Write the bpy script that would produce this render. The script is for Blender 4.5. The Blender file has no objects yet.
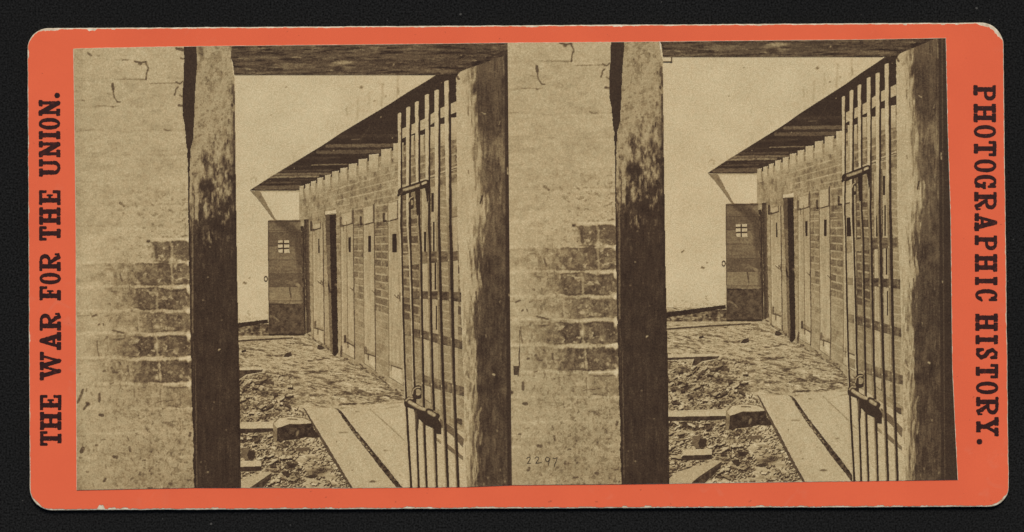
import bpy, math, random
import numpy as np
random.seed(7)
scene = bpy.context.scene
col = scene.collection
R = math.radians
S = 0.0001826                     # metres per pixel of the 1024 x 532 frame on the card's face
CT = 0.0010                       # thickness of the card board

def P3(x, y, z):
    x = np.asarray(x, float); y = np.asarray(y, float)
    return np.stack([(x - 512) * S, (266 - y) * S, np.broadcast_to(np.asarray(z, float), x.shape)], -1)

# ------------------------------------------------------------------ noise
def _h(ix, iy, seed):
    n = (ix.astype(np.int64) * 374761393 + iy.astype(np.int64) * 668265263 + seed * 1274126177) & 0xffffffff
    n = ((n ^ (n >> 13)) * 1274126177) & 0xffffffff
    n = n ^ (n >> 16)
    return (n & 0xffff) / 65535.0 * 2 - 1
def vn(x, y, seed=0):
    ix = np.floor(x); iy = np.floor(y); fx = x - ix; fy = y - iy
    fx = fx * fx * (3 - 2 * fx); fy = fy * fy * (3 - 2 * fy)
    a = _h(ix, iy, seed); b = _h(ix + 1, iy, seed); c = _h(ix, iy + 1, seed); d = _h(ix + 1, iy + 1, seed)
    return (a * (1 - fx) + b * fx) * (1 - fy) + (c * (1 - fx) + d * fx) * fy
def fbm(x, y, sx, sy, oct=3, seed=0):
    s = 0; a = 1; tot = 0
    x = x / sx; y = y / sy
    for k in range(oct):
        s = s + a * vn(x + 17.3 * k, y - 9.1 * k, seed + k); tot += a; a *= .55; x = x * 2.03; y = y * 2.03
    return s / tot
def sst(a, b, x):
    t = np.clip((x - a) / (b - a), 0, 1); return t * t * (3 - 2 * t)

# ------------------------------------------------------------------ geometry in the plane of the print
def inpoly(pts, X, Y):
    ins = np.zeros(X.shape, bool); n = len(pts); j = n - 1
    for i in range(n):
        xi, yi = pts[i]; xj, yj = pts[j]
        if yi != yj:
            c = ((yi > Y) != (yj > Y)) & (X < (xj - xi) * (Y - yi) / (yj - yi) + xi)
            ins ^= c
        j = i
    return ins
def segd(X, Y, x0, y0, x1, y1):
    dx, dy = x1 - x0, y1 - y0; L = dx * dx + dy * dy + 1e-9
    t = np.clip(((X - x0) * dx + (Y - y0) * dy) / L, 0, 1)
    return np.hypot(X - x0 - t * dx, Y - y0 - t * dy), t

class Tone:
    """tones of the silver print over a patch, laid on a fine mesh grid"""
    def __init__(s, box, cell, base):
        x0, y0, x1, y1 = box
        s.x0, s.y0, s.c = x0, y0, cell
        nx = int(math.ceil((x1 - x0) / cell)) + 1; ny = int(math.ceil((y1 - y0) / cell)) + 1
        s.X, s.Y = np.meshgrid(x0 + cell * np.arange(nx), y0 + cell * np.arange(ny))
        s.a = np.full(s.X.shape, float(base)); s.cut = None
        wa_ = .55 if cell > .4 else .28
        s.WX = s.X + wa_ * fbm(s.X, s.Y, 2.0, 2.0, 2, 1001); s.WY = s.Y + wa_ * fbm(s.X, s.Y, 2.0, 2.0, 2, 1002)
        s.WA = np.clip(1.0 + (.55 if cell > .4 else .3) * fbm(s.X, s.Y, 1.8, 1.8, 2, 1003), 0, 1)
    def sl(s, x0, y0, x1, y1):
        i0 = max(0, int((x0 - s.x0) / s.c)); i1 = max(0, int((x1 - s.x0) / s.c) + 2)
        j0 = max(0, int((y0 - s.y0) / s.c)); j1 = max(0, int((y1 - s.y0) / s.c) + 2)
        return (slice(j0, j1), slice(i0, i1))
    def mix(s, sl, cov, t):
        s.a[sl] = s.a[sl] * (1 - cov) + t * cov
    def line(s, pts, w, t, al=1, soft=.7, w1=None):
        w1 = w if w1 is None else w1; m = max(w, w1) + soft + 1
        xs = [p[0] for p in pts]; ys = [p[1] for p in pts]
        sl = s.sl(min(xs) - m, min(ys) - m, max(xs) + m, max(ys) + m)
        X, Y = s.WX[sl], s.WY[sl]
        if X.size == 0: return
        cov = np.zeros(X.shape); n = len(pts) - 1
        for i in range(n):
            d, tt = segd(X, Y, *pts[i], *pts[i + 1])
            ww = w + (w1 - w) * (i + tt) / n
            cov = np.maximum(cov, 1 - sst(ww / 2 - soft / 2, ww / 2 + soft / 2, d))
        s.mix(sl, cov * al * s.WA[sl], t)
    def blot(s, x, y, rx, ry, t, al=1, ang=0, soft=.5):
        m = max(rx, ry) * (1 + soft) + 1
        sl = s.sl(x - m, y - m, x + m, y + m); X, Y = s.WX[sl] - x, s.WY[sl] - y
        if X.size == 0: return
        c, q = math.cos(ang), math.sin(ang)
        d = np.hypot((X * c + Y * q) / rx, (-X * q + Y * c) / ry)
        s.mix(sl, (1 - sst(1 - soft, 1 + soft, d)) * al * s.WA[sl], t)
    def poly(s, pts, t, al=1, tex=0, seed=0):
        xs = [p[0] for p in pts]; ys = [p[1] for p in pts]
        sl = s.sl(min(xs) - 1, min(ys) - 1, max(xs) + 1, max(ys) + 1); X, Y = s.X[sl], s.Y[sl]
        if X.size == 0: return
        m = inpoly(pts, X, Y) * al
        tt = t + (tex * fbm(X, Y, 3, 3, 3, seed) if tex else 0)
        s.mix(sl, m, tt)
    def field(s, cov, t): s.a = s.a * (1 - cov) + t * cov

# each print is bounded by these edges (pixels)
LX = [(70, 49.3), (76, 48.7), (160, 47), (235, 46), (400, 44.3), (507, 43), (640, 42), (780, 40.5), (870, 39.6), (946, 38.2), (1024, 37)]
BX = [(70, 490.4), (77, 490), (195, 487.6), (345, 487.9), (468, 486.8), (512, 485), (628, 484), (760, 482.2), (957, 479.6), (1024, 479)]
def top_y(x): return np.interp(x, *zip(*LX))
def bot_y(x): return np.interp(x, *zip(*BX))
LEFT = ((49, 106, 230, 350, 490), (73.6, 74.6, 76.1, 76.4, 77))
MID = ((43, 260, 486), (507.6, 509.6, 512))
RIGHT = ((38, 130, 216, 370, 436, 480), (945.6, 947.6, 950.4, 952.2, 955.3, 957.6))
def bounds(view):
    return (LEFT, MID) if view == 0 else (MID, RIGHT)

ZP = CT + 0.00017                 # surface of the photographic paper
def add_mesh(name, verts, quads, tone, mat, parent):
    me = bpy.data.meshes.new(name)
    nv, nf = len(verts), len(quads)
    me.vertices.add(nv); me.vertices.foreach_set('co', verts.astype(np.float32).ravel())
    me.loops.add(nf * 4); me.loops.foreach_set('vertex_index', quads.astype(np.int32).ravel())
    me.polygons.add(nf); me.polygons.foreach_set('loop_start', np.arange(0, nf * 4, 4, dtype=np.int32))
    me.polygons.foreach_set('loop_total', np.full(nf, 4, np.int32))
    me.update(calc_edges=True)
    if tone is not None:
        at = me.attributes.new('tone', 'FLOAT', 'POINT'); at.data.foreach_set('value', tone.astype(np.float32))
    me.materials.append(mat)
    o = bpy.data.objects.new(name, me); col.objects.link(o)
    if parent: o.parent = parent
    return o
def mask_mesh(name, T, inside, mapf, layer, parent, mat, view=None, z=None):
    cx = (T.X[:-1, :-1] + T.X[1:, 1:]) / 2; cy = (T.Y[:-1, :-1] + T.Y[1:, 1:]) / 2
    m = inside(cx, cy) if callable(inside) else inpoly(inside, cx, cy)
    if T.cut is not None: m = m & T.cut(cx, cy)
    PX, PY = mapf(T.X, T.Y) if mapf else (T.X, T.Y)
    if view is not None:
        lo, hi = bounds(view)
        L = np.interp(PY, *lo); H = np.interp(PY, *hi)
        ox = np.clip(PX, L, H); ty, by = top_y(ox), bot_y(ox); oy = np.clip(PY, ty, by)
        out = (np.abs(ox - PX) + np.abs(oy - PY)) > 1e-6
        allout = out[:-1, :-1] & out[1:, :-1] & out[:-1, 1:] & out[1:, 1:]
        m = m & ~allout; PX, PY = ox, oy
    ny, nx = T.X.shape
    idx = np.arange(ny * nx).reshape(ny, nx)
    q = np.stack([idx[1:, :-1][m], idx[1:, 1:][m], idx[:-1, 1:][m], idx[:-1, :-1][m]], -1)
    if len(q) == 0: return None
    used = np.zeros(ny * nx, bool); used[q.ravel()] = True
    rem = np.cumsum(used) - 1
    zz = ZP + layer * 0.0000015 if z is None else z
    v = P3(PX, PY, zz).reshape(-1, 3)[used]
    return add_mesh(name, v, rem[q], np.clip(T.a.ravel()[used], 0, 1.1), mat, parent)

# ------------------------------------------------------------------ materials
def lin(c): return tuple(((v / 255) / 12.92 if v / 255 <= .04045 else ((v / 255 + .055) / 1.055) ** 2.4) for v in c) + (1,)
def newmat(name, rough=.6, spec=.15):
    m = bpy.data.materials.new(name); m.use_nodes = True
    b = m.node_tree.nodes['Principled BSDF']; b.inputs['Roughness'].default_value = rough
    b.inputs['Specular IOR Level'].default_value = spec
    return m, m.node_tree.nodes, m.node_tree.links, b
def noise(N, L, vec, scale, detail=2, dist=0):
    n = N.new('ShaderNodeTexNoise'); n.inputs['Scale'].default_value = scale; n.inputs['Detail'].default_value = detail
    n.inputs['Distortion'].default_value = dist
    L.new(vec, n.inputs['Vector']); return n.outputs['Fac']
def mth(N, L, op, a, b):
    n = N.new('ShaderNodeMath'); n.operation = op
    for i, v in enumerate((a, b)):
        if isinstance(v, (int, float)): n.inputs[i].default_value = v
        else: L.new(v, n.inputs[i])
    return n.outputs[0]
def ramp(N, L, fac, stops, interp='LINEAR'):
    n = N.new('ShaderNodeValToRGB'); cr = n.color_ramp; cr.interpolation = interp
    while len(cr.elements) > 1: cr.elements.remove(cr.elements[-1])
    cr.elements[0].position = stops[0][0]; cr.elements[0].color = stops[0][1]
    for p, c in stops[1:]:
        e = cr.elements.new(p); e.color = c
    L.new(fac, n.inputs[0]); return n.outputs[0]
def mixc(N, L, fac, a, b, bt='MIX'):
    n = N.new('ShaderNodeMix'); n.data_type = 'RGBA'; n.blend_type = bt
    for i, v in ((0, fac), (6, a), (7, b)):
        if isinstance(v, (int, float, tuple)): n.inputs[i].default_value = v
        else: L.new(v, n.inputs[i])
    return n.outputs[2]
def tc(N): return N.new('ShaderNodeTexCoord').outputs['Object']

SEPIA = [(0, (42, 28, 20)), (.2, (67, 51, 37)), (.4, (102, 83, 60)), (.6, (141, 121, 87)), (.8, (177, 157, 119)), (1, (211, 192, 154))]
def sepia(name, rough=.5, gain=1.0):
    m, N, L, b = newmat(name, rough, .12)
    at = N.new('ShaderNodeAttribute'); at.attribute_name = 'tone'
    v = tc(N)
    g1 = noise(N, L, v, 5200, 1); g2 = noise(N, L, v, 2400, 2); g3 = noise(N, L, v, 120, 3)
    t = mth(N, L, 'ADD', at.outputs['Fac'], mth(N, L, 'MULTIPLY', mth(N, L, 'SUBTRACT', g1, .5), .36 * gain))
    t = mth(N, L, 'ADD', t, mth(N, L, 'MULTIPLY', mth(N, L, 'SUBTRACT', g2, .5), .15 * gain))
    t = mth(N, L, 'ADD', t, mth(N, L, 'MULTIPLY', mth(N, L, 'SUBTRACT', g3, .5), .08))
    c = ramp(N, L, t, [(p, lin(k)) for p, k in SEPIA])
    h = noise(N, L, v, 900, 3)
    hue = ramp(N, L, h, [(.25, (1.015, .992, .98, 1)), (.75, (.985, 1.006, 1.015, 1))])
    c = mixc(N, L, 1.0, c, hue, 'MULTIPLY')
    c = mixc(N, L, .35, c, ramp(N, L, noise(N, L, v, 22, 2), [(.3, (1.05, 1, .93, 1)), (.7, (.95, .99, .98, 1))]), 'MULTIPLY')
    L.new(c, b.inputs['Base Color'])
    bp = N.new('ShaderNodeBump'); bp.inputs['Strength'].default_value = .05; bp.inputs['Distance'].default_value = .00002
    L.new(g2, bp.inputs['Height']); L.new(bp.outputs[0], b.inputs['Normal'])
    return m
M_print = sepia('albumen_silver_print')

def mat_orange():
    m, N, L, b = newmat('vermilion_coated_paper', .62, .1)
    v = tc(N)
    c = ramp(N, L, noise(N, L, v, 70, 5, .4), [(.3, lin((221, 100, 66))), (.7, lin((214, 95, 63)))])
    c = mixc(N, L, mth(N, L, 'MULTIPLY', noise(N, L, v, 2600, 2), .16), c, lin((190, 84, 58)))
    # rubbed grey-pink scuffs
    f = ramp(N, L, noise(N, L, v, 260, 6, 1.2), [(.60, (0, 0, 0, 1)), (.78, (1, 1, 1, 1))])
    f2 = ramp(N, L, noise(N, L, v, 30, 3), [(.45, (0, 0, 0, 1)), (.7, (1, 1, 1, 1))])
    c = mixc(N, L, mth(N, L, 'MULTIPLY', mth(N, L, 'MULTIPLY', f, f2), .45), c, lin((205, 130, 105)))
    # thin dark specks
    s = ramp(N, L, noise(N, L, v, 1500, 1), [(.76, (0, 0, 0, 1)), (.82, (1, 1, 1, 1))])
    c = mixc(N, L, mth(N, L, 'MULTIPLY', s, .5), c, lin((140, 66, 48)))
    L.new(c, b.inputs['Base Color'])
    bp = N.new('ShaderNodeBump'); bp.inputs['Strength'].default_value = .08; bp.inputs['Distance'].default_value = .00003
    L.new(noise(N, L, v, 2200, 3), bp.inputs['Height']); L.new(bp.outputs[0], b.inputs['Normal'])
    return m
def mat_board():
    m, N, L, b = newmat('worn_pulp_board', .9, .05)
    v = tc(N)
    c = ramp(N, L, noise(N, L, v, 900, 4), [(.3, lin((176, 160, 134))), (.7, lin((216, 206, 184)))])
    L.new(c, b.inputs['Base Color']); return m
def mat_ink():
    m, N, L, b = newmat('black_letterpress_ink', .45, .2)
    v = tc(N)
    c = ramp(N, L, noise(N, L, v, 1500, 3), [(.38, lin((38, 13, 12))), (.62, lin((50, 18, 15))), (.8, lin((84, 33, 24)))])
    L.new(c, b.inputs['Base Color']); return m
def mat_pen():
    m, N, L, b = newmat('hand_drawn_pen_ink', .5, .1)
    c = ramp(N, L, noise(N, L, tc(N), 1800, 2), [(.35, lin((48, 40, 34))), (.7, lin((96, 80, 60)))])
    L.new(c, b.inputs['Base Color']); return m
def mat_black():
    m, N, L, b = newmat('black_felt_paper', .95, .04)
    v = tc(N)
    c = ramp(N, L, noise(N, L, v, 3000, 2), [(.32, lin((7, 7, 7))), (.68, lin((40, 40, 40)))])
    c = mixc(N, L, mth(N, L, 'MULTIPLY', noise(N, L, v, 35, 3), .6), c, lin((20, 20, 20)))
    s = ramp(N, L, noise(N, L, v, 900, 0), [(.87, (0, 0, 0, 1)), (.9, (1, 1, 1, 1))])
    c = mixc(N, L, mth(N, L, 'MULTIPLY', s, .6), c, lin((90, 88, 84)))
    L.new(c, b.inputs['Base Color'])
    bp = N.new('ShaderNodeBump'); bp.inputs['Strength'].default_value = .35; bp.inputs['Distance'].default_value = .0001
    L.new(noise(N, L, v, 1800, 3), bp.inputs['Height']); L.new(bp.outputs[0], b.inputs['Normal'])
    return m
M_or, M_board, M_ink, M_pen, M_black = mat_orange(), mat_board(), mat_ink(), mat_pen(), mat_black()

# ------------------------------------------------------------------ the black backing and the card
def add_ngon(name, pts, z0, z1, mat, parent, bevel=0):
    """closed slab with the given outline (pixels), from z0 up to z1"""
    n = len(pts); P = np.array(pts, float)
    me = bpy.data.meshes.new(name)
    a = P3(P[:, 0], P[:, 1], z0); 
    rings = [a]
    if bevel:
        c = P.mean(0); nx = np.roll(P, -1, 0) - np.roll(P, 1, 0); nn = np.stack([nx[:, 1], -nx[:, 0]], -1)
        nn /= np.linalg.norm(nn, axis=1)[:, None] + 1e-9
        sg = np.sign((nn * (P - c)).sum()); nn *= sg
        for f, zz in ((0, z1 - bevel * S), (.3, z1 - bevel * S * .3), (1, z1)):
            Q = P - nn * bevel * f; rings.append(P3(Q[:, 0], Q[:, 1], zz))
    else: rings.append(P3(P[:, 0], P[:, 1], z1))
    V = np.concatenate(rings); faces = []
    for r in range(len(rings) - 1):
        for i in range(n):
            j = (i + 1) % n; faces.append((r * n + i, r * n + j, (r + 1) * n + j, (r + 1) * n + i))
    faces.append(tuple(range(n))); k = (len(rings) - 1) * n; faces.append(tuple(range(k, k + n))[::-1])
    me.from_pydata(V.tolist(), [], faces); me.materials.append(mat); me.update()
    import bmesh
    bm = bmesh.new(); bm.from_mesh(me); bmesh.ops.recalc_face_normals(bm, faces=bm.faces); bm.to_mesh(me); bm.free()
    o = bpy.data.objects.new(name, me); col.objects.link(o)
    if parent: o.parent = parent
    return o
W = 9000
bg = add_ngon('backdrop', [(512 - W, 266 - W), (512 + W, 266 - W), (512 + W, 266 + W), (512 - W, 266 + W)], -0.004, 0, M_black, None)
bg['kind'] = 'structure'

card = bpy.data.objects.new('stereograph_card', None); col.objects.link(card)
card['label'] = 'old orange stereo card with two sepia photographs and black side captions, lying on black paper'
card['category'] = 'stereograph card'

def outline(corn, rad, step=.6):
    """rounded quad, corners given clockwise from top left, radii (rx, ry) per corner"""
    pts = []
    n = 4
    for i in range(n):
        p = np.array(corn[i], float); a = np.array(corn[i - 1], float); b = np.array(corn[(i + 1) % n], float)
        r = rad[i]
        u = (a - p) / np.linalg.norm(a - p); v = (b - p) / np.linalg.norm(b - p)
        A = p + u * r; B = p + v * r
        m = int(r * 1.6 / step)
        arc = []
        for k in range(m + 1):
            th = k / m * math.pi / 2
            arc.append(p + u * r * (1 - math.sin(th)) + v * r * (1 - math.cos(th)))
        pts.append(arc)
    out = []
    for i in range(n):
        out += pts[i]
        e = pts[i][-1]; s_ = pts[(i + 1) % n][0]; L = np.linalg.norm(s_ - e); m = int(L / step)
        for k in range(1, m): out.append(e + (s_ - e) * k / m)
    return np.array(out)
CORN = [(27.2, 28.2), (1003.4, 22.4), (1009.2, 506.8), (29.6, 510.4)]
OUT = outline(CORN, (21, 23, 20, 22))
# gentle waviness of the old cut edge
s_ = np.arange(len(OUT)) * .6
cen = OUT.mean(0)
def normals(P):
    d = np.roll(P, -2, 0) - np.roll(P, 2, 0); n = np.stack([d[:, 1], -d[:, 0]], -1); n /= np.linalg.norm(n, axis=1)[:, None]
    return n * np.sign((n * (P - P.mean(0))).sum())
NR = normals(OUT)
OUT = OUT + NR * (.25 * fbm(s_, s_ * 0, 14, 1, 3, 3) + .12 * fbm(s_, s_ * 0, 2, 1, 2, 5))[:, None]
board = add_ngon('mount_board', OUT, 0.00002, CT, M_board, card, bevel=.8)
board['label'] = 'pale worn pulp board showing along the rubbed rim'
# coloured facing paper: stops short of the rim, with rubbed corners and small chips
ins = 1.15 + .45 * fbm(s_, s_ * 0, 9, 1, 3, 11) + .35 * fbm(s_, s_ * 0, 1.6, 1, 2, 12)
chips = [(92, 28, 5.5, 1.7), (113, 28, 2.5, .7), (50, 30, 12, 1.4), (29.5, 54, 6, 1.0), (905, 24, 3, .9), (943, 24, 3, .8), (986, 27, 11, 2.0), (998, 33, 9, 2.2), (957, 23, 2, .7),
         (101, 509, 4.5, 2.6), (112, 509, 5, 1.1), (125, 509, 4, .8), (30, 466, 30, .4), (440, 23, 3, .8), (532, 24, 8, .7), (618, 24, 7, .8), (430, 508, 3, .6), (485, 508, 14, .5),
         (625, 508, 3, .9), (648, 508, 4, 1.1), (410, 508, 6, .9), (28, 338, 5, 1.0), (28, 210, 4, .7), (1006, 250, 5, .5), (1007, 318, 6, .6), (290, 25, 4, .5), (760, 23.5, 3, .6),
         (215, 509, 5, .6), (330, 509, 6, .5), (760, 507, 5, .6), (880, 507, 5, .5), (28, 140, 6, .5), (29, 415, 5, .6), (1004, 140, 6, .3), (1000, 500, 14, .5), (35, 500, 12, .5)]
for (x, y, w, d) in chips:
    dd = np.hypot(OUT[:, 0] - x, OUT[:, 1] - y)
    ins = ins + d * (1 - sst(w * .55, w, dd)) * (1 + .4 * fbm(s_, s_ * 0, 1.5, 1, 2, 31))
# right side and left side rims are thin
side = (np.abs(NR[:, 0]) > .9)
ins = np.where(side, ins * .62, ins); ins = np.maximum(ins, .5)
ins = np.where((NR[:, 1] > .5), ins * 1.25, ins)
FAC = OUT - NR * ins[:, None]
face = add_ngon('facing_paper', FAC, CT - 0.00002, CT + 0.00008, M_or, card)
face['label'] = 'bright orange red facing paper with chipped edges'

# ------------------------------------------------------------------ captions
def ring(cx, cy, rx, ry, tx, ty, test=None): return ('e', cx, cy, rx, ry, rx - tx, ry - ty, test)
def glyph(ch, w):
    H = 21.0; st = 4.5; sl = 3.9; g = []
    r = lambda x0, y0, x1, y1: g.append(('r', x0, y0, x1, y1))
    l = lambda x0, y0, x1, y1, t: g.append(('l', x0, y0, x1, y1, t))
    if ch == 'H':
        a, b = w * .245, w * .755
        for c in (a, b):
            r(c - st / 2, 0, c + st / 2, H); r(c - w * .24, 0, c + w * .24, sl); r(c - w * .24, H - sl, c + w * .24, H)
        r(a, H / 2 - 1.5, b, H / 2 + 1.5)
    elif ch == 'T':
        r(0, H - 3.2, w, H); r(0, H - 7.2, 2.9, H); r(w - 2.9, H - 7.2, w, H); r(w / 2 - st / 2, 0, w / 2 + st / 2, H); r(w * .18, 0, w * .82, sl)
    elif ch in 'EF':
        r(0, H - 3.1, w, H); r(w - 2.7, H - 7.4, w, H); c = w * .32; r(c - st / 2, 0, c + st / 2, H); r(c, H / 2 - 1.3, w * .66, H / 2 + 1.3); r(w * .6, H / 2 - 3.2, w * .72, H / 2 + 3.2)
        if ch == 'E': r(0, 0, w, 3.3); r(w - 2.9, 0, w, 7.8)
        else: r(0, 0, w * .72, sl)
    elif ch in 'RP':
        c = w * .27; r(c - st / 2, 0, c + st / 2, H); r(0, H - 3, w * .6, H)
        g.append(ring(w * .56, H * .735, w * .42, H * .265, 4.2, 2.8, lambda a, b: a > w * .5))
        r(c, H * .47, w * .58, H * .47 + 2.7); r(c, H - 2.9, w * .58, H)
        if ch == 'P': r(0, 0, w * .64, sl)
        else:
            r(0, 0, w * .52, sl); l(w * .52, H * .47, w * .72, 4.5, 3.8); l(w * .72, 5.5, w * .78, 2, 4.0); l(w * .78, 1.7, w * .95, 2.6, 3.0); l(w * .95, 2.6, w * .96, 5, 2.2)
    elif ch == 'O': g.append(ring(w / 2, H / 2, w / 2, H / 2, 4.0, 2.9))
    elif ch == 'I': r(0, 0, w, sl); r(0, H - sl, w, H); r(w / 2 - st / 2, 0, w / 2 + st / 2, H)
    elif ch == 'U':
        r(0, H - 3.8, w * .47, H); r(w * .58, H - 3.8, w, H); r(w * .235 - st / 2, 6, w * .235 + st / 2, H); r(w * .79 - 1.7, 6, w * .79 + 1.7, H)
        g.append(ring(w * .51, 7, w * .41, 7, 4.0, 3, lambda a, b: b < 7))
    elif ch == 'N':
        r(0, H - 3.8, w * .36, H); r(0, 0, w * .46, 3.8); r(w * .6, H - 3.8, w, H); c = w * .21; r(c - 1.5, 0, c + 1.5, H); r(w * .82 - 1.6, 0, w * .82 + 1.6, H)
        l(w * .2, H - 2, w * .8, 2.2, 5.0)
    elif ch == 'A':
        r(0, 0, w * .44, 4.2); r(w * .52, 0, w, 4.2); l(w * .2, 2, w * .48, H - 1.5, 3.2); l(w * .52, H - 2, w * .79, 2, 4.8); r(w * .28, 5.8, w * .7, 8.6)
    elif ch == 'W':
        for c in (.14, .5, .85): r(w * (c - .15), H - 4, w * (c + .15), H)
        l(w * .15, H - 2, w * .32, 2, 4.4); l(w * .32, 2, w * .48, H - 2, 2.6); l(w * .5, H - 2, w * .68, 2, 4.4); l(w * .68, 2, w * .85, H - 2, 2.6)
    elif ch == 'Y':
        r(0, H - 4, w * .45, H); r(w * .56, H - 4, w, H); l(w * .21, H - 2, w * .5, H * .42, 4.6); l(w * .8, H - 2, w * .5, H * .42, 3.2)
        r(w / 2 - st / 2, 0, w / 2 + st / 2, H * .5); r(w * .22, 0, w * .8, 4.2)
    elif ch == 'C':
        g.append(ring(w * .52, H / 2, w * .52, H / 2, 4.4, 2.8, lambda a, b: ~((a > w * .62) & (b > 6.2) & (b < 14.6))))
        l(w * .9, H - 1.6, w * .9, 14, 2.8)
        l(w * .88, 5.6, w * .96, 6.2, 2.2)
    elif ch == 'G':
        g.append(ring(w * .47, H / 2, w * .47, H / 2, 4.2, 2.8, lambda a, b: ~((a > w * .6) & (b > 8) & (b < 14.6))))
        l(w * .83, H - 1.6, w * .83, 14, 2.8); r(w * .5, 8, w, 11); r(w * .7, 1, w * .9, 10)
    elif ch == 'S':
        p = [(w * .84, 15), (w * .74, H - 2.4), (w * .42, H - 1.8), (w * .2, H - 5.2), (w * .34, H * .56), (w * .68, H * .44), (w * .82, 5.4), (w * .58, 2), (w * .28, 2.2), (w * .16, 6.4)]
        for k in range(len(p) - 1): l(*p[k], *p[k + 1], 4.3 if 2 < k < 6 else 3.3)
        r(w * .74, 14, w * .95, H - .5); r(w * .04, .5, w * .24, 7.4)
    elif ch == '.': g.append(('e', w / 2, 2.9, w / 2, 2.7, 0, 0, None))
    return g
def caption(name, letters, xbase, sign, seed):
    """letters = (char, y0, y1, xshift); sign -1: reads upward (left edge), +1: reads downward (right edge)"""
    ys = [l_[1] for l_ in letters] + [l_[2] for l_ in letters]
    T = Tone((xbase[0] - 30, min(ys) - 2, xbase[0] + 30, max(ys) + 2), .25, 0)
    def inside(X, Y):
        M = np.zeros(X.shape, bool)
        wx = .28 * fbm(X, Y, 1.6, 1.6, 2, seed); wy = .28 * fbm(X, Y, 1.6, 1.6, 2, seed + 9)
        Xw, Yw = X + wx, Y + wy
        for ch, y0, y1 in letters:
            j = (Y[:, 0] > y0 - 1.5) & (Y[:, 0] < y1 + 1.5)
            xb = np.interp((y0 + y1) / 2, (90, 440), xbase)
            A = (y1 - Yw[j]) if sign < 0 else (Yw[j] - y0); B = (xb - Xw[j]) if sign < 0 else (Xw[j] - xb)
            B = B * 21.0 / (21.4 if sign < 0 else 22.4)
            w = y1 - y0; m = np.zeros(A.shape, bool)
            for g in glyph(ch, w):
                if g[0] == 'r':
                    # slightly rounded slabs, as worn type prints
                    cx, cy, hx, hy = (g[1] + g[3]) / 2, (g[2] + g[4]) / 2, (g[3] - g[1]) / 2, (g[4] - g[2]) / 2
                    rr = min(.9, hx, hy)
                    dx = np.maximum(np.abs(A - cx) - hx + rr, 0); dy = np.maximum(np.abs(B - cy) - hy + rr, 0)
                    m |= (np.hypot(dx, dy) < rr + .12)
                elif g[0] == 'l':
                    d, _ = segd(A, B, *g[1:5]); m |= d < g[5] / 2
                else:
                    _, cx, cy, rx, ry, ix, iy, t = g
                    k = ((np.abs((A - cx) / rx)) ** 2.2 + (np.abs((B - cy) / ry)) ** 2.2 < 1)
                    if ix > 0: k &= ((A - cx) / ix) ** 2 + ((B - cy) / iy) ** 2 > 1
                    if t is not None: k &= t(A, B)
                    m |= k
            # tiny voids in the inking
            m &= fbm(X[j], Y[j], 1.3, 1.3, 2, seed + 77) > -.84
            M[j] |= m
        return M
    o = mask_mesh(name, T, inside, None, 0, card, M_ink, z=CT + 0.00010)
    return o
LCAP = [('.', 92.6, 98.2), ('N', 100, 115.8), ('O', 117.8, 129.6), ('I', 131.1, 139.2), ('N', 141, 157.2), ('U', 159.2, 176.5),
        ('E', 190.3, 205), ('H', 207.2, 224.8), ('T', 226.2, 240.6), ('R', 253.6, 271), ('O', 272.7, 284.3), ('F', 286.3, 300.3),
        ('R', 313.2, 330.6), ('A', 332, 350), ('W', 351.8, 380), ('E', 395, 410.2), ('H', 411.9, 430), ('T', 431.1, 445.8)]
RCAP = [('P', 85.2, 101), ('H', 103.8, 122.3), ('O', 125, 138), ('T', 141, 156.2), ('O', 159.3, 172.3), ('G', 174.7, 189), ('R', 192, 209.8), ('A', 213.2, 231.2),
        ('P', 235.4, 250.6), ('H', 254, 271.8), ('I', 277, 285), ('C', 289, 301), ('H', 313.5, 331), ('I', 335.1, 344.2), ('S', 347.6, 359.6), ('T', 364, 378.3),
        ('O', 381.5, 394.2), ('R', 397, 414.9), ('Y', 417, 436.2), ('.', 438.8, 444.6)]
c1 = caption('side_caption', LCAP, (60.0, 61.5), -1, 5); c1['label'] = 'black slab letters THE WAR FOR THE UNION. reading upward'
c2 = caption('side_caption', RCAP, (973.4, 976.4), 1, 25); c2['label'] = 'black slab letters PHOTOGRAPHIC HISTORY. reading downward'

# ------------------------------------------------------------------ the two photographic prints
def sheet(view):
    lo, hi = bounds(view)
    ys = np.linspace(42, 487, 240)
    xl = lambda y: np.interp(y, *lo); xr = lambda y: np.interp(y, *hi)
    pts = []
    y0l, y1l = top_y(lo[1][0]), bot_y(lo[1][-1]); y0r, y1r = top_y(hi[1][0]), bot_y(hi[1][-1])
    e = .45
    el = e if view == 0 else -.05; er = e if view == 1 else -.05
    X0, X1 = lo[1][0] - el, hi[1][0] + er
    for x in np.linspace(X0, X1, 500): pts.append((x, float(top_y(x)) - .35 + .12 * float(fbm(np.array([x]), np.array([0.]), 3, 1, 2, 3)[0])))
    for y in np.linspace(y0r + .5, y1r - .5, 400): pts.append((float(xr(y)) + er + (.3 * float(fbm(np.array([y]), np.array([0.]), 2.5, 1, 2, 8)[0]) if view else 0), y))
    for x in np.linspace(hi[1][-1] + er, lo[1][-1] - el, 500): pts.append((x, float(bot_y(x)) + .3 + .15 * float(fbm(np.array([x]), np.array([0.]), 3, 1, 2, 13)[0])))
    for y in np.linspace(y1l - .5, y0l + .5, 400): pts.append((float(xl(y)) - el, y))
    o = add_ngon('photographic_print', pts, CT + 0.00006, ZP - 0.000001, M_board, card)
    return o
prints = [sheet(0), sheet(1)]
prints[0]['label'] = 'left of the two sepia photographs, a brick yard seen past a barred gate'
prints[1]['label'] = 'right of the two sepia photographs, with the handwritten number'

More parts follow.
